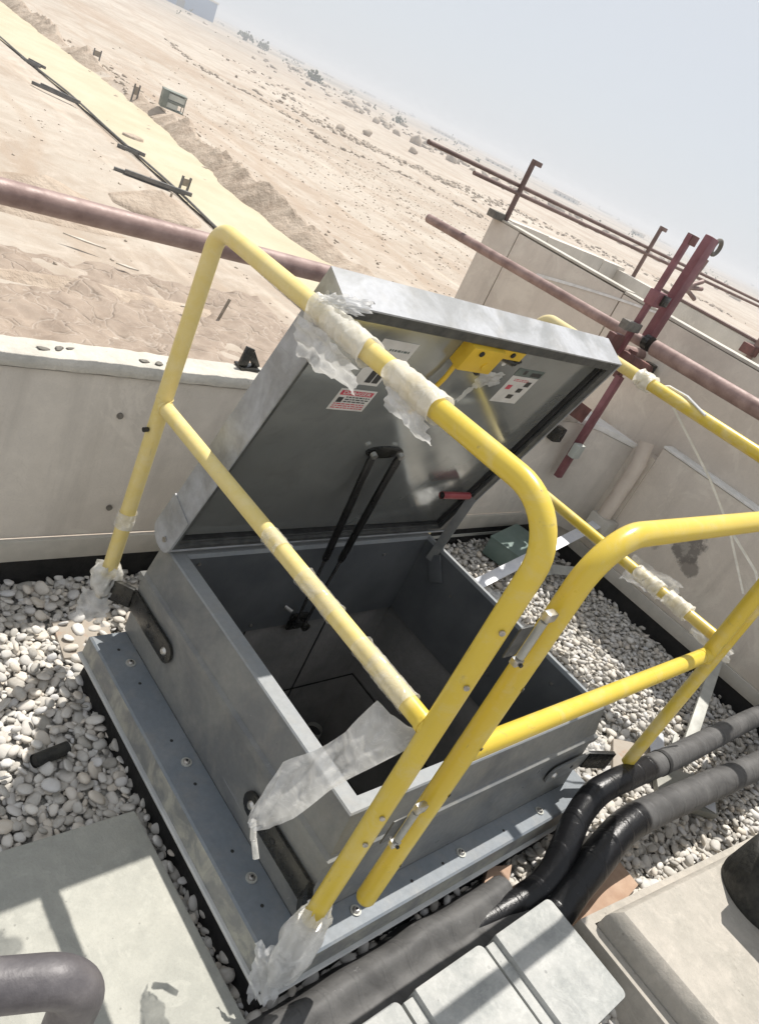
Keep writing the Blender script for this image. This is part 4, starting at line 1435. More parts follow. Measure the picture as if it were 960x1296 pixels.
# ribbon of film falling from the middle rail over the curb corner
UP = [(-0.115, -0.004, 0.301), (-0.127, 0.011, 0.211), (-0.139, 0.042, 0.134), (-0.151, 0.080, 0.058), (-0.163, 0.081, -0.016), (-0.175, 0.075, -0.071)]
LO = [(-0.115, -0.115, 0.338), (-0.127, -0.071, 0.226), (-0.139, -0.027, 0.108), (-0.151, 0.007, -0.007), (-0.163, 0.030, -0.064), (-0.175, 0.052, -0.082)]


def poly_at(P, t):
    t = max(0, min(0.9999, t)) * (len(P) - 1)
    i = int(t)
    return Vector(P[i]).lerp(Vector(P[i + 1]), t - i)


def rib(u, v):
    a, b = poly_at(UP, u), poly_at(LO, u)
    p = a.lerp(b, v)
    h = math.sin(u * 9 + v * 5) * 0.5 + (1 - abs(math.sin(u * 13 - v * 9))) * 0.9 + abs(math.sin(v * 8 + u * 3)) * 0.7 + (1 - abs(math.sin(v * 5 - u * 21))) * 0.4
    p += Vector((-1, -0.3, 0.2)) * (h * 0.006 + 0.012 * math.sin(v * math.pi))
    e = (abs(v - 0.5) * 2) ** 6
    return p + (b - a) * (v - 0.5) * e * 0.05 * math.sin(u * 14)


o = G().sheet(rib, 60, 18).build('film_ribbon', MT['film'])
o.data.polygons.foreach_set('use_smooth', [True] * len(o.data.polygons))
tag(o, 'long translucent film ribbon trailing from the left middle rail over the front curb corner', 'plastic film')
G().tube(bend([(-0.176, 0.063, -0.075), (-0.172, 0.045, -0.11), (-0.170, 0.02, -0.135)], 0.01, 4), 0.005, 8, rf=lambda i, k: 0.004 + 0.003 * abs(math.sin(i * 1.9 + k))).build('ribbon_tail', MT['film_dense'], o, smooth=True)

# bags at the post feet
def bag(c, r, h, label, seed, mat, lean=(0, 0), n=30, m=16):
    rr = random.Random(seed)
    ph = [rr.uniform(0, 6.28) for _ in range(8)]
    pts = [(c[0] + lean[0] * (i / (m - 1)), c[1] + lean[1] * (i / (m - 1)), c[2] + h * i / (m - 1)) for i in range(m)]

    def rf(i, k):
        t = i / (m - 1)
        a = 2 * math.pi * k / n
        s = 0.35 * math.sin(2 * a + ph[0] + 2 * t) + 0.3 * math.sin(3 * a + 4 * t + ph[1]) + 0.22 * math.sin(7 * a - 9 * t + ph[2]) + 0.14 * math.sin(13 * a + 12 * t + ph[3])
        body = math.sin(math.pi * (0.12 + 0.80 * t)) ** 0.6
        return r * (0.30 + 0.62 * body) * (1 + 0.42 * s) + (0.006 * math.sin(5 * a + ph[4]) if t > 0.9 else 0)
    o = G().tube(pts, r, n, cap=False, rf=rf).build('film_bag', mat, smooth=False)
    o.data.polygons.foreach_set('use_smooth', [True] * len(o.data.polygons))
    tag(o, label, 'plastic film')
    return o


bag((-0.135, -0.130, -0.315), 0.038, 0.19, 'glossy crumpled film bag around the foot of the front left post', 21, MT['film'], (0.018, 0.012))
bag((-0.118, 0.868, -0.205), 0.040, 0.085, 'crumpled film collar around the foot of the rear left post', 22, MT['film_dense'])
crumple('film_scrap', [(-0.165, 0.875, -0.20), (-0.105, 0.84, -0.20), (-0.110, 0.82, -0.285), (-0.175, 0.86, -0.275)], 'rounded yellowish film pocket hanging at the rear left post foot', 'plastic film', MT['film'], 16, 12, 0.006, 23, 0.25)
crumple('film_scrap', [(-0.170, -0.07, -0.27), (-0.140, -0.115, -0.25), (-0.150, -0.16, -0.34), (-0.185, -0.12, -0.36)], 'film tail lying on the flange at the front left corner', 'plastic film', MT['film'], 16, 12, 0.008, 24, 0.3)

# film on the right hand side
crumple('film_scrap', [(1.06, 0.20, 0.335), (1.075, 0.04, 0.355), (1.10, 0.06, 0.27), (1.085, 0.20, 0.25)], 'clear film bag blown against the right middle rail', 'plastic film', MT['film_thin'], 18, 14, 0.010, 31, 0.10)
crumple('film_scrap', [(1.07, -0.04, 0.32), (1.08, -0.16, 0.30), (1.07, -0.17, 0.26), (1.06, -0.05, 0.265)], 'white film tuft behind the joint of gate and right rail', 'plastic film', MT['film_dense'], 16, 10, 0.008, 32, 0.10)
crumple('film_scrap', [cv(0.86, 0.80, -0.09), cv(0.99, 0.80, -0.11), cv(1.02, 0.775, -0.05), cv(0.92, 0.79, -0.0)], 'clear film caught on the upper right corner of the lid', 'plastic film', MT['film'], 18, 14, 0.006, 33, 0.10)
crumple('film_scrap', [cv(0.44, 0.700, 0.0), cv(0.52, 0.705, 0.002), cv(0.53, 0.665, 0.0), cv(0.455, 0.645, 0.0)], 'grey film scrap hanging under the yellow latch', 'plastic film', MT['film'], 14, 12, 0.005, 34, 0.2)
crumple('film_scrap', [cv(0.445, 0.645, 0.0), cv(0.462, 0.648, 0.0), cv(0.455, 0.60, 0.002), cv(0.435, 0.598, 0.0)], 'narrow white film strip below the latch', 'plastic film', MT['film_dense'], 10, 8, 0.003, 35, 0.3)
crumple('film_scrap', [cv(0.40, 0.8015, -0.065), cv(0.445, 0.8015, -0.065), cv(0.445, 0.8015, -0.03), cv(0.40, 0.8015, -0.035)], 'small cream scrap lying on the top edge of the lid', 'plastic film', MT['tape'], 8, 6, 0.0015, 36, 0.2)

# white string from the right top rail to the wall ledge
st = G()
st.tube([(1.06, 0.46, 0.735), (1.09, 0.40, 0.775), (1.062, 0.33, 0.782), (1.04, 0.25, 0.77)], 0.004, 6)
st.tube([(1.06, 0.345, 0.74), (1.22, 0.20, 0.60), (1.30, 0.10, 0.50), (1.42, -0.02, 0.33)], 0.0035, 6, rf=lambda i, k: 0.0015 + 0.0025 * (k % 2))
st.tube([(1.30, 0.10, 0.50), (1.45, 0.0, 0.40), (1.55, -0.06, 0.30)], 0.003, 6, rf=lambda i, k: 0.001 + 0.004 * (k % 2))
o = st.build('plastic_string', MT['tape'], smooth=True)
tag(o, 'twisted white plastic string trailing down from the right top rail', 'string')

# ================================================================== ROOFTOP BITS
# paver, left foreground
o = G().prism([(-0.80, -0.85), (-0.166, -0.85), (-0.193, 0.352), (-0.80, 0.365)], -0.46, -0.405).build('concrete_paver', MT['paver'], bevel=0.006)
tag(o, 'large flat concrete paver striped with rail shadows in the lower left', 'paver')

# three precast blocks, bottom centre
lab = ['pale precast block with rounded corners farthest right under the black pipes', 'middle precast block with a stepped left edge at the bottom', 'leftmost precast block cut off by the bottom edge']
for i, (x0, x1) in enumerate(((0.334, 0.582), (0.074, 0.320), (-0.186, 0.060))):
    e = empty('precast_block', ((x0 + x1) / 2, -0.41, -0.40), lab[i], 'concrete block', 'precast blocks in a row')
    zt = (-0.300, -0.305, -0.309)[i]
    y0, y1 = -0.536 - 0.004 * i, -0.284 + 0.004 * i
    pts = []
    rr_ = 0.016
    for (cx_, cy_, a0) in ((x1 - rr_, y1 - rr_, 0), (x0 + 0.03 + 0.004, y1 - 0.004, 90), (x0 + 0.03 + 0.004, y0 + 0.004, 180), (x1 - rr_, y0 + rr_, 270)):
        r_ = rr_ if cx_ > (x0 + x1) / 2 else 0.004
        for k in range(5):
            a = math.radians(a0 + 90 * k / 4)
            pts.append((cx_ + r_ * math.cos(a), cy_ + r_ * math.sin(a)))
    G().prism(pts, zt - 0.055, zt).build('block_body', MT['block'], e, bevel=0.005)
    G().box((x0, y0 + 0.003, zt - 0.055), (x0 + 0.031, y1 - 0.006, zt - 0.014)).build('block_ledge', MT['block'], e, bevel=0.003)
G().box((-0.20, -0.52, -0.475), (0.56, -0.29, -0.362)).build
o = G().box((-0.20, -0.53, -0.475), (0.565, -0.295, -0.362)).build('support_mat', MT['rubber'], bevel=0.004)
tag(o, 'black rubber mat packed under the three precast blocks', 'mat')

# cast plinth on the right
pl = empty('concrete_plinth', (1.1, -0.9, -0.44), 'big chamfered concrete plinth in the lower right corner', 'plinth')
top = [(0.702, -0.412), (1.75, -0.545), (1.75, -1.6), (0.690, -1.6)]


def off(poly, d):
    out = []
    n = len(poly)
    for i in range(n):
        p0, p1, p2 = Vector(poly[i - 1]), Vector(poly[i]), Vector(poly[(i + 1) % n])
        e1 = (p1 - p0).normalized()
        e2 = (p2 - p1).normalized()
        n1 = Vector((-e1.y, e1.x))
        n2 = Vector((-e2.y, e2.x))
        bis = (n1 + n2)
        bis = bis / (1 + n1.dot(n2))
        out.append(tuple(p1 + bis * d))
    return out


V = []
for (d, z) in ((0, -0.25), (0.016, -0.272), (0.02, -0.29), (0.022, -0.44)):
    V += [(p[0], p[1], z) for p in off(top, d)]
F = [(3, 2, 1, 0)] + [(a * 4 + k, a * 4 + (k + 1) % 4, a * 4 + 4 + (k + 1) % 4, a * 4 + 4 + k) for a in range(3) for k in range(4)]
new_obj('plinth_body', V, F, MT['plinth'], pl, bevel=0.006)
V = []
for (d, z) in ((0.023, -0.325), (0.048, -0.331), (0.052, -0.47)):
    V += [(p[0], p[1], z) for p in off(top, d)]
F = [(a * 4 + k, a * 4 + (k + 1) % 4, a * 4 + 4 + (k + 1) % 4, a * 4 + 4 + k) for a in range(2) for k in range(4)]
new_obj('plinth_step', V, F, MT['plinth'], pl, bevel=0.004)
# rubber foot with a steel beam on it, lower right
rf_ = empty('unit_support', (1.19, -0.58, -0.25), 'round black rubber foot standing on the concrete plinth at the right edge', 'support')
G().tube([(1.20, -0.60, -0.25), (1.20, -0.60, -0.235), (1.20, -0.60, -0.12), (1.20, -0.60, -0.11)], 0.12, 40, rf=lambda i, k: (0.125, 0.128, 0.118, 0.108)[i]).build('rubber_foot', MT['rubber'], rf_, smooth=True)
G().tube([(1.20, -0.60, -0.11), (1.20, -0.60, -0.02)], 0.105, 40).build('collar', MT['rubber'], rf_, smooth=True)
G().box((1.10, -2.2, -0.02), (1.30, -0.50, 0.06)).build('steel_beam', MT['beam'], rf_, bevel=0.004)

# insulated pipes
P1 = [(3.3, -0.25, -0.30), (2.12, -0.197, -0.24), (1.418, -0.180, -0.21), (1.09, -0.168, -0.192), (0.967, -0.160, -0.193), (0.885, -0.158, -0.212), (0.806, -0.178, -0.25), (0.737, -0.215, -0.30), (0.680, -0.240, -0.35), (0.610, -0.240, -0.385), (0.40, -0.225, -0.42), (0.0, -0.20, -0.43), (-0.25, -0.195, -0.43)]
P2 = [(3.3, -0.44, -0.33), (1.919, -0.325, -0.30), (1.495, -0.291, -0.28), (1.145, -0.264, -0.262), (0.964, -0.256, -0.265), (0.815, -0.277, -0.30), (0.714, -0.295, -0.345), (0.640, -0.308, -0.385), (0.50, -0.312, -0.42), (0.2, -0.30, -0.43), (-0.25, -0.28, -0.43)]


def catmull(P, sub=8):
    P = [Vector(p) for p in P]
    out = []
    for i in range(len(P) - 1):
        p0 = P[max(0, i - 1)]
        p1, p2 = P[i], P[i + 1]
        p3 = P[min(len(P) - 1, i + 2)]
        for k in range(sub):
            t = k / sub
            out.append(0.5 * ((2 * p1) + (p2 - p0) * t + (2 * p0 - 5 * p1 + 4 * p2 - p3) * t * t + (3 * p1 - p0 - 3 * p2 + p3) * t ** 3))
    out.append(P[-1])
    return out


for P, r, m_, lb in ((P1, 0.0375, 'foam', 'thinner black taped insulated pipe passing closest to the hatch corner'), (P2, 0.047, 'foam2', 'thicker grey insulated pipe passing beside the concrete plinth')):
    pp = catmull(P)
    o = G().tube(pp, r, 28, rf=lambda i, k: r * (1 + 0.014 * math.sin(i * 0.5) + 0.010 * math.sin(k * 0.45 + i * 0.3))).build('insulated_pipe', MT[m_], smooth=True)
    tag(o, lb, 'pipe', 'insulated pipes crossing the roof')
    G().tube([pp[0], pp[-1]], 0.001, 3)
    # tape seams
    for i in ((19,) if r < 0.044 else ()):
        a, b = pp[i], pp[i + 1]
        G().tube([a, a.lerp(b, 0.5)], r * 1.06, 28).build('tape_band', MT['gasket'], o, smooth=True)

# rubber sheet draped over the pipes
def drape(u, v):
    x = 0.575 - 0.93 * u
    y = -0.128 - 0.215 * v - 0.02 * u
    w = vnoise(x, y, 9, 3, 12)
    h = -0.378 + 0.030 * math.exp(-((v - 0.28) / 0.16) ** 2) + 0.026 * math.exp(-((v - 0.72) / 0.17) ** 2) - 0.055 * max(0, 0.14 - v) / 0.14
    y += 0.02 * (float(vnoise(x, 0.0, 6, 2, 5)) - 0.5) * (1 if v < 0.5 else 0)
    return Vector((x, y, h - 0.015 * (1 - u) + float(w - 0.5) * 0.018))


o = G().sheet(drape, 70, 26).build('rubber_sheet', MT['foam_sheet'])
o.data.polygons.foreach_set('use_smooth', [True] * len(o.data.polygons))
tag(o, 'creased dark grey rubber sheet laid over pipes between the hatch and the precast blocks', 'sheet')

# bent tube handle in the lower left corner
h0 = bend([(-1.6, 0.15, 0.27), (-0.70, -0.226, 0.333), (-0.70, -0.232, -0.42)], [0.035], 14)
o = G().tube(h0, 0.0235, 30).build('bent_tube', MT['handle'], smooth=True)
tag(o, 'thick bent dark steel handle tube in the lower left corner', 'tube')

# debris on the pebbles
def board(name, pts, z0, z1, mat, label, cat, tilt=None, bevel=0.001):
    o = G().prism(pts, z0, z1).build(name, mat, bevel=bevel)
    tag(o, label, cat)
    return o


def strip(name, a, b, w, th, mat, label, cat, up=(0, 0, 1), group=None):
    o = G().bar(a, b, w, th, up).build(name, mat, bevel=min(th, w) * 0.2)
    tag(o, label, cat, group)
    return o


board('fibre_board', [(-0.165, 0.86), (-0.02, 0.845), (0.0, 0.99), (-0.15, 1.0)], -0.444, -0.434, MT['rust'], 'rust stained board lying on the pebbles behind the rear left post', 'board')
G1 = G()
cutp = empty('pipe_offcut', (-0.30, 0.55, -0.42), 'short black pipe offcut half sunk in the pebbles on the left', 'pipe offcut')
G().tube([(-0.345, 0.555, -0.420), (-0.262, 0.572, -0.424)], 0.016, 20, cap=False).build('pipe_shell', MT['rubber'], cutp, smooth=True)
G().tube([(-0.342, 0.556, -0.420), (-0.265, 0.572, -0.424)], 0.013, 20).build('pipe_bore', MT['gasket'], cutp, smooth=True)

gb = empty('equipment_box', (1.82, 0.93, -0.42), 'small grey green box sitting on the pebbles against the back parapet', 'box')
Mg = Matrix.Translation((2.03, 1.03, -0.425)) @ Matrix.Rotation(math.radians(14), 4, 'Z')
G().box((-0.15, -0.085, 0.0), (0.15, 0.085, 0.095), Mg).build('box_body', MT['green_box'], gb, bevel=0.004)
G().box((-0.153, -0.088, 0.090), (0.153, 0.088, 0.100), Mg).build('box_lid', MT['green_box'], gb, bevel=0.004)
strip('metal_strip', (1.50, 0.825, -0.37), (2.43, 0.895, -0.125), 0.055, 0.004, MT['alu'], 'long bright aluminium strip leaning from the pebbles up into the parapet corner', 'metal strip')


def curved(u, v):
    P = [Vector((1.55, 0.62, -0.395)), Vector((1.85, 0.83, -0.35)), Vector((2.15, 0.86, -0.38)), Vector((2.38, 0.78, -0.36))]
    p = poly_at(P, u)
    return p + Vector((0.0, 0.022 * (v - 0.5) * 2, 0.012 * (v - 0.5) * 2))


o = G().sheet(curved, 24, 2).build('metal_strip', MT['alu_dull'])
tag(o, 'thin curved grey strip lying on the pebbles under the right rail', 'metal strip')
strip('metal_strip', (1.70, -0.16, -0.395), (2.40, 0.10, -0.28), 0.045, 0.022, MT['alu_dull'], 'long dusty grey channel rising from the pebbles to the right parapet', 'metal strip')
strip('metal_strip', (1.66, -0.13, -0.40), (1.80, -0.07, -0.385), 0.016, 0.01, MT['alu_dull'], 'thin grey offcut beside the dusty channel', 'metal strip')
board('cut_board', [(1.42, -0.22), (1.62, -0.36), (1.78, -0.26), (1.56, -0.12)], -0.425, -0.400, MT['greysheet'], 'grey green board offcut lying under the two insulated pipes', 'board')
board('cut_board', [(1.36, -0.06), (1.55, -0.16), (1.66, -0.06), (1.50, 0.03)], -0.428, -0.408, MT['rust'], 'small brownish board offcut beside the foot of the right rail', 'board')
strip('metal_strip', (1.56, -0.13, -0.39), (1.72, -0.02, -0.385), 0.06, 0.003, MT['alu'], 'folded bright tape scrap on the board near the pipes', 'metal strip')
strip('metal_strip', (1.60, -0.33, -0.396), (1.70, -0.27, -0.393), 0.05, 0.003, MT['alu'], 'small bright tape scrap between the two insulated pipes', 'metal strip')
board('cut_board', [(0.69, -0.30), (0.60, -0.41), (1.02, -0.372), (1.03, -0.27)], -0.42, -0.400, MT['ply'], 'orange plywood offcut between the pipes and the plinth', 'board')
board('cut_board', [(0.52, -0.165), (0.60, -0.19), (0.655, -0.155), (0.58, -0.13)], -0.425, -0.395, MT['ply'], 'small tan block beside the hatch front edge', 'board')
crumple('film_scrap', [(1.42, 0.66, -0.40), (1.62, 0.62, -0.405), (1.66, 0.82, -0.40), (1.48, 0.84, -0.405)], 'crumpled grey film lying on the pebbles beside the hatch', 'plastic film', MT['film'], 20, 16, 0.02, 41, 0.2)
crumple('film_scrap', [(1.15, 0.0, -0.40), (1.38, -0.04, -0.405), (1.42, 0.16, -0.40), (1.24, 0.20, -0.405)], 'crumpled clear film lying near the foot of the right rail', 'plastic film', MT['film_thin'], 20, 16, 0.02, 42, 0.2)

# ================================================================== SCAFFOLD TUBES ABOVE THE PARAPETS
def scaf(a, b, r, label, mat='tube', name='scaffold_tube', n=22, group='scaffold tubes above the parapets'):
    o = G().tube([a, b], r, n, cap=False).build(name, MT[mat], smooth=True)
    a, b = Vector(a), Vector(b)
    d = (b - a).normalized()
    G().tube([a + d * 0.002, b - d * 0.002], r * 0.86, n).build('tube_bore', MT['gasket'], o, smooth=True)
    tag(o, label, 'scaffold tube', group)
    return o


scaf((-1.6, 1.25, 0.62), (2.80, 1.25, 0.602), 0.0275, 'long red brown scaffold tube running behind the left guard rail')
scaf((2.25, 2.65, 0.662), (2.12, 0.0, 0.73), 0.0245, 'pinkish scaffold tube pointing away over the right parapet')
scaf((2.1, 1.0, 0.715), (2.03, -1.4, 0.750), 0.034, 'thicker tube sleeve at the near end beyond the clamp')
# handrail along the far parapet
hr = empty('handrail', (3.0, 2.46, 0.82), 'thin dull red double handrail with posts along the far parapet', 'handrail')
G().tube([(1.80, 2.42, 1.018), (6.5, 2.42, 0.985)], 0.011, 12).build('rail', MT['tube_far'], hr, smooth=True)
G().tube([(2.16, 2.40, 0.978), (6.5, 2.40, 0.950)], 0.011, 12).build('rail', MT['tube_far'], hr, smooth=True)
for (x, zb) in ((2.555, 0.82), (4.09, 0.66)):
    p = G().bar((x, 2.40, zb), (x, 2.40, 1.15), 0.022, 0.022, (0, 1, 0)).build('post', MT['tube_far'], hr, bevel=0.002)
    G().box((x - 0.005, 2.385, 1.135), (x + 0.06, 2.415, 1.16)).build('hook', MT['tube_far'], p, bevel=0.002)
    G().box((x - 0.10, 2.40, zb - 0.01), (x + 0.02, 2.46, zb + 0.03)).build('post_clamp', MT['mortar'], p, bevel=0.003)
# nearer posts at the right
po = empty('scaffold_post', (2.24, 1.13, 0.0), 'thick dark red scaffold post with a ring at its top beside the right parapet', 'scaffold post')
G().bar((2.245, 1.12, 0.68), (2.265, 1.12, 1.185), 0.066, 0.040, (0, 1, 0)).build('post', MT['tube_red'], po, bevel=0.006)
G().bar((2.305, 1.135, 0.66), (2.325, 1.135, 1.12), 0.022, 0.02, (0, 1, 0)).build('side_bar', MT['tube_red'], po, bevel=0.004)
ringp = [(2.345 + 0.030 * math.cos(a), 1.12, 1.158 + 0.030 * math.sin(a)) for a in np.linspace(0, 2 * math.pi, 25)]
G().tube(ringp, 0.0095, 10, cap=False).build('ring', MT['mortar'], po, smooth=True)
G().tube([(2.39, 1.15, 1.10), (2.37, 1.15, 0.98)], 0.011, 10).build('pin', MT['tube'], po, smooth=True)
for (dx, dz) in ((0.13, 0.02), (0.12, -0.03), (0.10, 0.05)):
    G().tube([(2.35, 1.15, 0.965), (2.35 + dx, 1.14, 0.965 + dz)], 0.010, 10).build('wedge', MT['tube'], po, smooth=True)
pt = empty('scaffold_post', (2.14, 1.13, 0.3), 'slender red scaffold post with a clamp and hooked top left of the thick post', 'scaffold post')
G().bar((2.10, 1.13, 0.62), (2.115, 1.13, 1.155), 0.028, 0.022, (0, 1, 0)).build('post', MT['tube_red'], pt, bevel=0.003)
G().box((2.105, 1.115, 1.12), (2.165, 1.145, 1.16)).build('hook', MT['tube_dk'], pt, bevel=0.003)
G().box((2.085, 1.10, 0.85), (2.165, 1.15, 0.915)).build('clamp', MT['tube_red'], pt, bevel=0.006)
G().box((2.13, 1.085, 0.865), (2.175, 1.11, 0.91)).build('clamp_jaw', MT['black_metal'], pt, bevel=0.004)
G().box((2.01, 1.11, 0.725), (2.13, 1.15, 0.765)).build('foot_clamp', MT['mortar'], pt, bevel=0.004)
G().box((1.97, 1.115, 0.60), (2.06, 1.15, 0.70)).build('foot_plate', MT['tube_dk'], pt, bevel=0.004)
pq = empty('scaffold_post', (2.22, 1.13, -0.03), 'short dark red flat post leaning down over the back parapet face', 'scaffold post')
G().bar((2.222, 1.13, -0.03), (2.232, 1.13, 0.52), 0.040, 0.028, (0, 1, 0)).build('post', MT['tube_red'], pq, bevel=0.004)
G().bar((2.262, 1.16, 0.50), (2.27, 1.16, 0.64), 0.050, 0.022, (0, 1, 0)).build('upper_plate', MT['tube_dk'], pq, bevel=0.003)
G().bar((1.93, 1.14, 0.36), (2.17, 1.14, 0.30), 0.008, 0.075).build('cross_plate', MT['tube_dk'], pq, bevel=0.002)
G().box((2.165, 1.085, 0.10), (2.225, 1.12, 0.17)).build('coupler', MT['cont_lt'], pq, bevel=0.006)
G().box((2.04, 1.15, 0.145), (2.11, 1.195, 0.215)).build('wall_cleat', MT['black_metal'], pq, bevel=0.008)
# coupler at the tube crossing
cp = empty('tube_coupler', (2.1, 1.02, 0.72), 'dark coupler joining the tubes above the lid corner', 'coupler')
G().tube([(2.125, 1.06, 0.715), (2.12, 1.03, 0.716)], 0.033, 20).build('collar', MT['black_metal'], cp, smooth=True)
G().bar((2.10, 1.10, 0.62), (2.50, 1.16, 0.565), 0.05, 0.055).build('jaw', MT['tube_dk'], cp, bevel=0.02)
G().tube([(2.50, 1.16, 0.60), (2.50, 1.16, 0.52)], 0.03, 14).build('bolt', MT['black_metal'], cp, smooth=True)
# post at the far right edge
pz = empty('scaffold_post', (3.9, 1.25, 0.8), 'red brown clamp and post on the outer parapet at the right edge', 'scaffold post')
G().bar((3.86, 1.30, 0.70), (3.88, 1.30, 1.05), 0.035, 0.03, (0, 1, 0)).build('post', MT['tube'], pz, bevel=0.003)
G().box((3.80, 1.28, 0.74), (3.93, 1.36, 0.80)).build('clamp', MT['tube_dk'], pz, bevel=0.006)
G().bar((3.87, 1.22, 0.66), (3.89, 1.12, 0.80), 0.03, 0.03, (0, 1, 0)).build('brace', MT['pvc'], pz, bevel=0.003)
# thin white strip across the right wall face
o = G().sheet(lambda u, v: Vector((2.526, 2.02 - 0.78 * u, 0.668 + 0.135 * u + 0.012 * math.sin(u * 2.5) + 0.012 * (v - 0.5) * (1.4 - 0.6 * u))), 24, 1).build('wall_strip', MT['tape'])
tag(o, 'long thin white strip running diagonally on the right parapet face', 'tape')

# ================================================================== DESERT THINGS
# kerb pipe along the near edge of the road
kp = [(float(np.interp(y, [a for a, b in ROAD_L], [b for a, b in ROAD_L])) - 0.25 + 0.12 * math.sin(y * 0.3), y, GZ - 0.02) for y in np.linspace(20, 150, 90)]
o = G().tube(kp, 0.085, 8).build('road_edge_pipe', MT['beam'], smooth=True)
tag(o, 'long dark pipe laid along the near edge of the yellow sand road', 'pipe')
bl = ['pair of long dark steel beams lying beside the road nearest the roof', 'dark steel beams lying beside the road in the middle distance', 'short dark beams beside the road between the two larger stacks', 'small dark beam pile farthest along the road']
for i, (x0, y0, x1, y1, w) in enumerate(((20.9, 46.6, 25.0, 45.2, 0.30), (22.8, 67.4, 25.2, 65.0, 0.28), (24.2, 54.0, 25.2, 52.8, 0.2), (25.4, 78.4, 26.4, 76.5, 0.22))):
    e = empty('steel_beams', (x0, y0, GZ), bl[i], 'steel beams', 'beams beside the sand road')
    for k in range(2):
        G().bar((x0 + 0.5 * k * (k % 2), y0 - 0.42 * k, GZ + 0.12 + 0.15 * (k == 1)), (x1 + 0.3 * k, y1 - 0.3 * k, GZ + 0.2 + 0.1 * k), w * 0.8, 0.24).build('beam', MT['beam'], e, bevel=0.02)
# upright frames beside the road
for i, (x, y, h, w, lb) in enumerate(((25.7, 46.8, 0.9, 0.55, 'small dark frame standing on the near road edge'), (36.2, 79.0, 1.5, 0.5, 'narrow dark post frame standing on the spoil bank'), (40.5, 100.0, 1.2, 0.8, 'dark stub standing on the far road edge'))):
    e = empty('marker_frame', (x, y, GZ), lb, 'marker')
    for s in (-1, 1):
        G().bar((x + s * w / 2, y, GZ - 0.2), (x + s * w / 2 + 0.05, y, GZ + h), 0.12, 0.12, (0, 1, 0)).build('leg', MT['beam'], e)
    G().bar((x - w / 2, y, GZ + h * 0.6), (x + w / 2, y, GZ + h * 0.6), 0.10, h * 0.5).build('panel', MT['timber'], e)
# steel crate on the bank
cr = empty('steel_crate', (37.8, 74.6, GZ), 'open grey green steel crate standing on the spoil bank beyond the road', 'crate')
Mc = Matrix.Translation((37.8, 74.6, GZ + 0.95)) @ Matrix.Rotation(math.radians(-18), 4, 'Z') @ Matrix.Scale(0.72, 4)
G().box((-1.5, -1.0, 0.0), (1.5, 1.0, 0.15), Mc).build('base', MT['cont'], cr, bevel=0.03)
G().box((-1.5, -1.0, 0.9), (1.5, 1.0, 1.15), Mc).build('shelf', MT['cont'], cr, bevel=0.03)
G().box((-1.55, -1.05, 2.05), (1.55, 1.05, 2.2), Mc).build('roof', MT['cont'], cr, bevel=0.03)
G().box((-1.5, -1.04, 0.15), (-0.75, 1.04, 2.05), Mc).build('side_panel', MT['cont'], cr, bevel=0.03)
G().box((-0.74, -0.9, 1.2), (1.45, 0.9, 1.95), Mc).build('pale_panel', MT['cont_lt'], cr, bevel=0.03)
G().box((-0.74, -0.9, 0.2), (0.7, 0.9, 0.85), Mc).build('pale_panel', MT['cont_lt'], cr, bevel=0.03)
for (sx, sy) in ((1, 1), (1, -1)):
    G().box((sx * 1.4, sy * 0.9, 0.15), (sx * 1.5, sy * 1.0, 2.05), Mc).build('corner_post', MT['cont'], cr)
# timber stakes near the building
for i, (x, y, dx) in enumerate(((16.4, 25.0, 0.35), (21.8, 41.0, 0.1), (19.2, 35.0, -0.2))):
    o = G().bar((x, y, GZ - 0.1), (x + dx, y + 0.1, GZ + 1.1 - 0.2 * i), 0.12, 0.06, (0, 1, 0)).build('timber_stake', MT['timber'], bevel=0.01)
    tag(o, ('pale timber stake leaning in the sand nearest the parapet', 'small stake beside the spoil heap in the sand', 'short stake in the sand seen below the red tube')[i], 'stake')
# crumpled ground sheet at the foot of the building
def gs(u, v):
    x = 1.0 + 19.5 * u
    y = 14.5 + 14.0 * v
    e = (1 if min(u, v, 1 - u, 1 - v) < 0.001 else 0)
    z = GZ + 0.35 + (float(vnoise(x, y, 0.6, 4, 21)) - 0.5) * 0.7 - abs(float(vnoise(x, y, 1.4, 2, 22)) - 0.5) * 0.4
    return Vector((x + e * (float(vnoise(x, y, 1.1, 2, 23)) - 0.5) * 1.6, y + e * (float(vnoise(y, x, 1.1, 2, 24)) - 0.5) * 1.6, z - 0.4 * e))


o = G().sheet(gs, 130, 100).build('ground_sheet', MT['tarp'])
o.data.polygons.foreach_set('use_smooth', [True] * len(o.data.polygons))
tag(o, 'creased dusty brown plastic sheet spread on the sand just beyond the left parapet', 'ground sheet')


# sand heaps
def heap(x, y, rx, ry, h, label, seed):
    def fn(u, v):
        a = u * 2 * math.pi
        r = v
        k = 1 + 0.35 * (float(vnoise(math.cos(a) * 1.4, math.sin(a) * 1.4, 1.6, 3, seed)) - 0.5)
        px, py = x + rx * r * k * math.cos(a), y + ry * r * k * math.sin(a)
        z = GZ - 0.35 + h * (max(0, 1 - r) ** 0.85) * (0.8 + 0.4 * float(vnoise(px, py, 0.9, 3, seed + 1))) + (0.35 if r < 1 else 0)
        return Vector((px, py, z))
    o = G().sheet(fn, 40, 16).build('sand_heap', MT['bank'])
    o.data.polygons.foreach_set('use_smooth', [True] * len(o.data.polygons))
    tag(o, label, 'sand heap')


heap(20.6, 39.8, 2.9, 1.8, 1.15, 'dark sand heap behind the red tube left of the road', 51)
heap(13.9, 38.2, 2.6, 1.2, 0.7, 'low sand heap above the red tube at the left', 52)
heap(28.0, 60.0, 0.9, 0.5, 0.15, 'tiny pile of sand on the yellow road', 53)


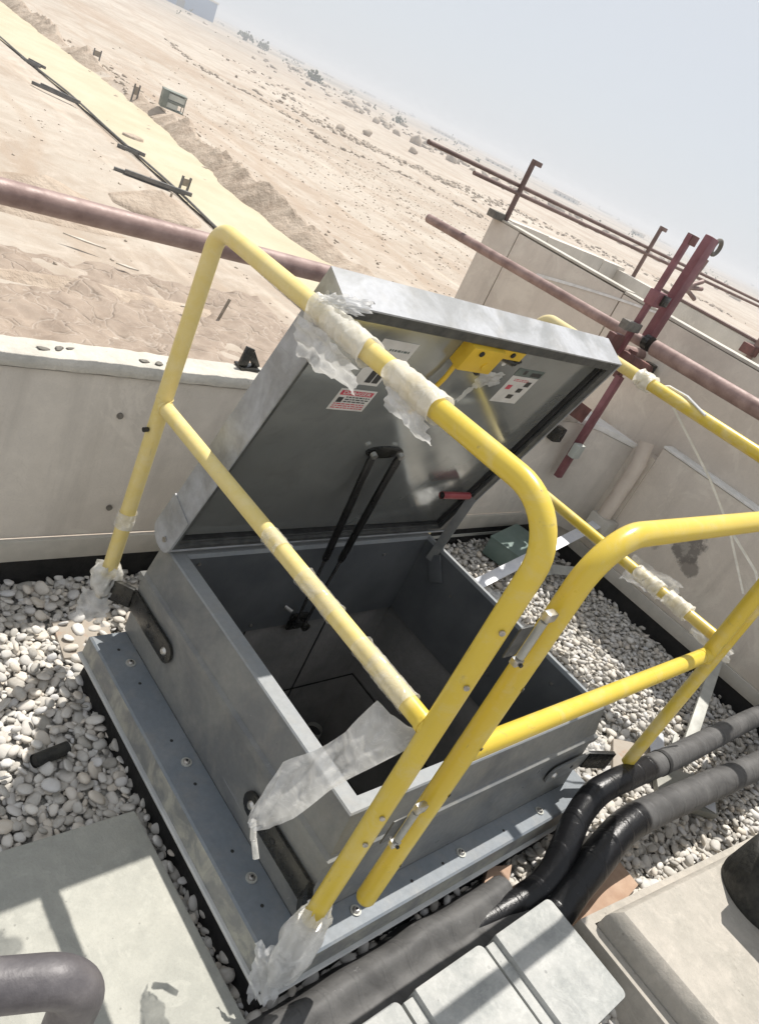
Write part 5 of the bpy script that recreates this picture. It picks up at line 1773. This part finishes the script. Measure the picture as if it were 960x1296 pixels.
heap(9.5, 33.5, 7.5, 0.7, 0.55, 'long low earth ridge below the red tube at the far left', 54)
heap(11.0, 25.8, 8.0, 0.8, 0.5, 'long brown earth ridge nearest the left parapet', 55)
for (x, y, L_, a_, lb) in ((12.1, 30.6, 1.7, -0.5, 'longest pale litter strip on the brown ground sheet'), (13.4, 28.3, 0.9, -0.4, 'short pale litter strip between the longer one and the parapet'), (14.6, 24.9, 0.8, 0.2, 'pale scrap on the sheet closest to the yellow rear post')):
    o = G().prism([(x, y), (x + L_ * math.cos(a_) * 0.5, y + L_ * math.sin(a_) * 0.5 - 0.1), (x + L_ * math.cos(a_), y + L_ * math.sin(a_)), (x + L_ * math.cos(a_) * 0.5, y + L_ * math.sin(a_) * 0.5 + 0.14)], GZ + 0.50, GZ + 0.56).build('litter_strip', MT['litter'], bevel=0.01)
    tag(o, lb, 'litter', 'litter strips on the sand')


# rubble rows and boulders
def rubble(name, path, n, spread, smin, smax, label, seed):
    r2 = np.random.default_rng(seed)
    P = [Vector((a, b, 0)) for a, b in path]
    items = []
    for _ in range(n):
        p = poly_at(P, r2.random())
        x, y = p.x + r2.normal(0, spread), p.y + r2.normal(0, spread)
        s = smin + (smax - smin) * r2.random() ** 3
        z = GZ + float(ground_h(np.array(x), np.array(y))) + s * 0.15
        items.append(((x, y, z), (s, s * r2.uniform(0.5, 0.9), s * r2.uniform(0.35, 0.7)), rotm(r2.normal(0, .3), r2.normal(0, .3), r2.uniform(0, 6))))
    o = scatter_mesh(name, ico(1), items, MT['rock'], 0.35, False)
    tag(o, label, 'rubble', kind='stuff')


rubble('rubble', [(103, 212), (84, 158), (90, 140), (87, 114), (104, 112), (112, 92), (120, 78), (135, 60)], 620, 1.1, 0.08, 0.65, 'line of dark rubble crossing the sand in the middle distance', 61)
rubble('rubble', [(150, 245), (110, 150), (118, 145), (130, 138), (140, 130), (165, 140), (190, 120), (230, 100)], 1300, 6.5, 0.10, 0.85, 'wide belt of broken stone beyond the first rubble line', 62)
rubble('rubble', [(36, 45), (35, 52), (36, 60), (38, 72), (38, 85), (39, 100), (40, 130)], 500, 1.6, 0.05, 0.42, 'loose stones scattered along the spoil bank', 63)
rubble('rubble', [(36, 30), (48, 45), (60, 60), (80, 80), (60, 95), (50, 70)], 2600, 10.0, 0.02, 0.15, 'scattered stones on the open sand', 64)
rubble('rubble', [(5, 22), (12, 26), (18, 30), (20, 45), (15, 60)], 260, 3.0, 0.02, 0.12, 'small stones on the sand near the building', 65)
rubble('rubble', [(50, 50), (75, 70), (110, 90), (90, 110), (65, 90)], 2200, 16.0, 0.03, 0.22, 'fine stones strewn over the plain before the stone belt', 67)
rubble('rubble', [(400, 600), (300, 380), (260, 280), (330, 250), (420, 200)], 260, 30.0, 0.8, 4.0, 'distant low stone heaps across the plain', 66)
bo = [(150, 182, 1.7), (236, 283, 2.4), (250, 292, 2.2), (227, 258, 2.0), (119, 154, 1.4), (176, 190, 1.6)]
for i, (x, y, s) in enumerate(bo):
    o = scatter_mesh('boulder', ico(2), [((x, y, GZ + s * 0.25), (s, s * 0.7, s * 0.62), rotm(0.2, 0.1, i))], MT['rock'], 0.3, False)
    tag(o, ('boulder at the left middle of the broken stone belt', 'tallest far boulder at the upper edge of the stone belt', 'far boulder touching the tallest one on its right', 'lower far boulder left of the tallest one', 'nearest and smallest boulder, close to the first rubble line', 'boulder at the right end of the stone belt')[i], 'boulder', 'boulders on the plain')


# far scrub and trees
def bush_items(x, y, s, r2, k=24):
    out = []
    for _ in range(k):
        q = r2.normal(0, 1, 3) * np.array([0.5, 0.5, 0.32]) * s
        a = s * r2.uniform(0.12, 0.3)
        out.append(((x + q[0], y + q[1], GZ + s * 0.55 + q[2]), (a, a * 0.8, a * 0.6), rotm(r2.uniform(0, 3), r2.uniform(0, 3), r2.uniform(0, 3))))
    return out


r2 = np.random.default_rng(77)
it = []
for _ in range(90):
    d = 450 * (6.0 ** r2.random())
    a = math.radians(r2.uniform(22, 72))
    it += bush_items(d * math.cos(a), d * math.sin(a), r2.uniform(1.5, 3.6) * (d / 700) ** 0.6, r2, 7)
o = scatter_mesh('desert_scrub', ico(1), it, MT['scrub'], 0.3, False)
tag(o, 'grey green scrub dotted over the far plain', 'scrub', kind='stuff')
for i, (x, y, s, lb) in enumerate(((330, 470, 5.0, 'dark tree standing alone below the horizon'), (430, 735, 6.5, 'dark tree group just right of the blue warehouse'), (455, 740, 5.5, 'smaller tree next to the dark tree group by the warehouse'), (372, 425, 3.6, 'low bush tree right of the lone dark tree'))):
    e = empty('desert_tree', (x, y, GZ), lb, 'tree', 'trees far out on the plain')
    G().tube([(x, y, GZ - 0.5), (x + 0.2, y, GZ + s * 0.6)], 0.05 * s, 8, rf=lambda i_, k_: (0.06 * s, 0.03 * s)[i_]).build('trunk', MT['bark'], e)
    c = scatter_mesh('crown', ico(1), bush_items(x, y, s, r2, 60), MT['scrub'], 0.35, False)
    c.parent = e
    c.matrix_parent_inverse = world_of(e).inverted()

# blue warehouse and far pale buildings
wh = empty('warehouse', (430, 930, GZ), 'long blue clad warehouse on the horizon at the top', 'warehouse')
dirx = Vector((0.80, 0.60, 0)).normalized()
diry = Vector((-0.60, 0.80, 0)).normalized()
Mw = Matrix((Vector((0.894, -0.447, 0)), Vector((0.447, 0.894, 0)), Vector((0, 0, 1)))).transposed().to_4x4()
Mw.translation = Vector((474, 880, -9.6))
G().box((-110, 0, 0), (0, 60, 19), Mw).build('wall', MT['blue_clad'], wh)
G().box((-112, -1, 19.05), (1, 61, 20.6), Mw).build('roof', MT['pale_bld'], wh)
for k in range(9):
    G().box((-106 + k * 12, -0.4, 0), (-105.2 + k * 12, -0.03, 19), Mw).build('cladding_rib', MT['blue_clad'], wh)
G().box((-40, -0.5, 0), (-32, -0.05, 8), Mw).build('door', MT['dark_glass'], wh)
r3 = np.random.default_rng(5)
ORD = ('first', 'second', 'third', 'fourth', 'fifth', 'sixth', 'seventh', 'eighth', 'ninth', 'tenth', 'eleventh', 'twelfth')
for i in range(12):
    a = math.radians(28 + 30 * (i + r3.random() * 0.6) / 12)
    d = r3.uniform(900, 2300)
    x, y = d * math.cos(a), d * math.sin(a)
    w, dp2, h = r3.uniform(12, 46), r3.uniform(10, 20), r3.uniform(3.0, 5.5)
    Mb = Matrix.Translation((x, y, GZ - 1)) @ Matrix.Rotation(a - math.pi / 2 + r3.uniform(-.3, .3), 4, 'Z')
    e = empty('distant_building', (x, y, GZ - 1), 'low pale building near the hazy horizon, ' + ORD[i] + ' from the right', 'building', 'pale buildings scattered below the horizon')
    G().box((-w / 2, 0, 0), (w / 2, dp2, h), Mb).build('wall', MT['pale_bld'], e)
    G().box((-w / 2 - .3, -0.3, h + 0.02), (w / 2 + .3, dp2 + .3, h + 0.5), Mb).build('roof', MT['pale_bld'], e)
    gw = G()
    for k in range(int(w / 6)):
        gw.box((-w / 2 + 2 + k * 6, -0.12, h * 0.35), (-w / 2 + 4 + k * 6, -0.02, h * 0.7), Mb)
    gw.build('window_band', MT['dark_glass'], e)

# ================================================================== HAZE
hz = G().box((-6800, -6800, GZ - 6), (6800, 6800, 14.0)).build('haze', None or MT['tape'])
hz.data.materials.clear()
hm = bpy.data.materials.new('desert_haze')
hm.use_nodes = True
nt = hm.node_tree
nt.nodes.remove(nt.nodes['Principled BSDF'])
pv = nt.nodes.new('ShaderNodeVolumePrincipled')
pv.inputs['Color'].default_value = (0.97, 0.98, 1.0, 1)
pv.inputs['Density'].default_value = 0.0008
pv.inputs['Anisotropy'].default_value = 0.3
nt.links.new(pv.outputs[0], nt.nodes['Material Output'].inputs['Volume'])
hz.data.materials.append(hm)
tag(hz, 'pale dusty desert haze', 'haze', kind='stuff')
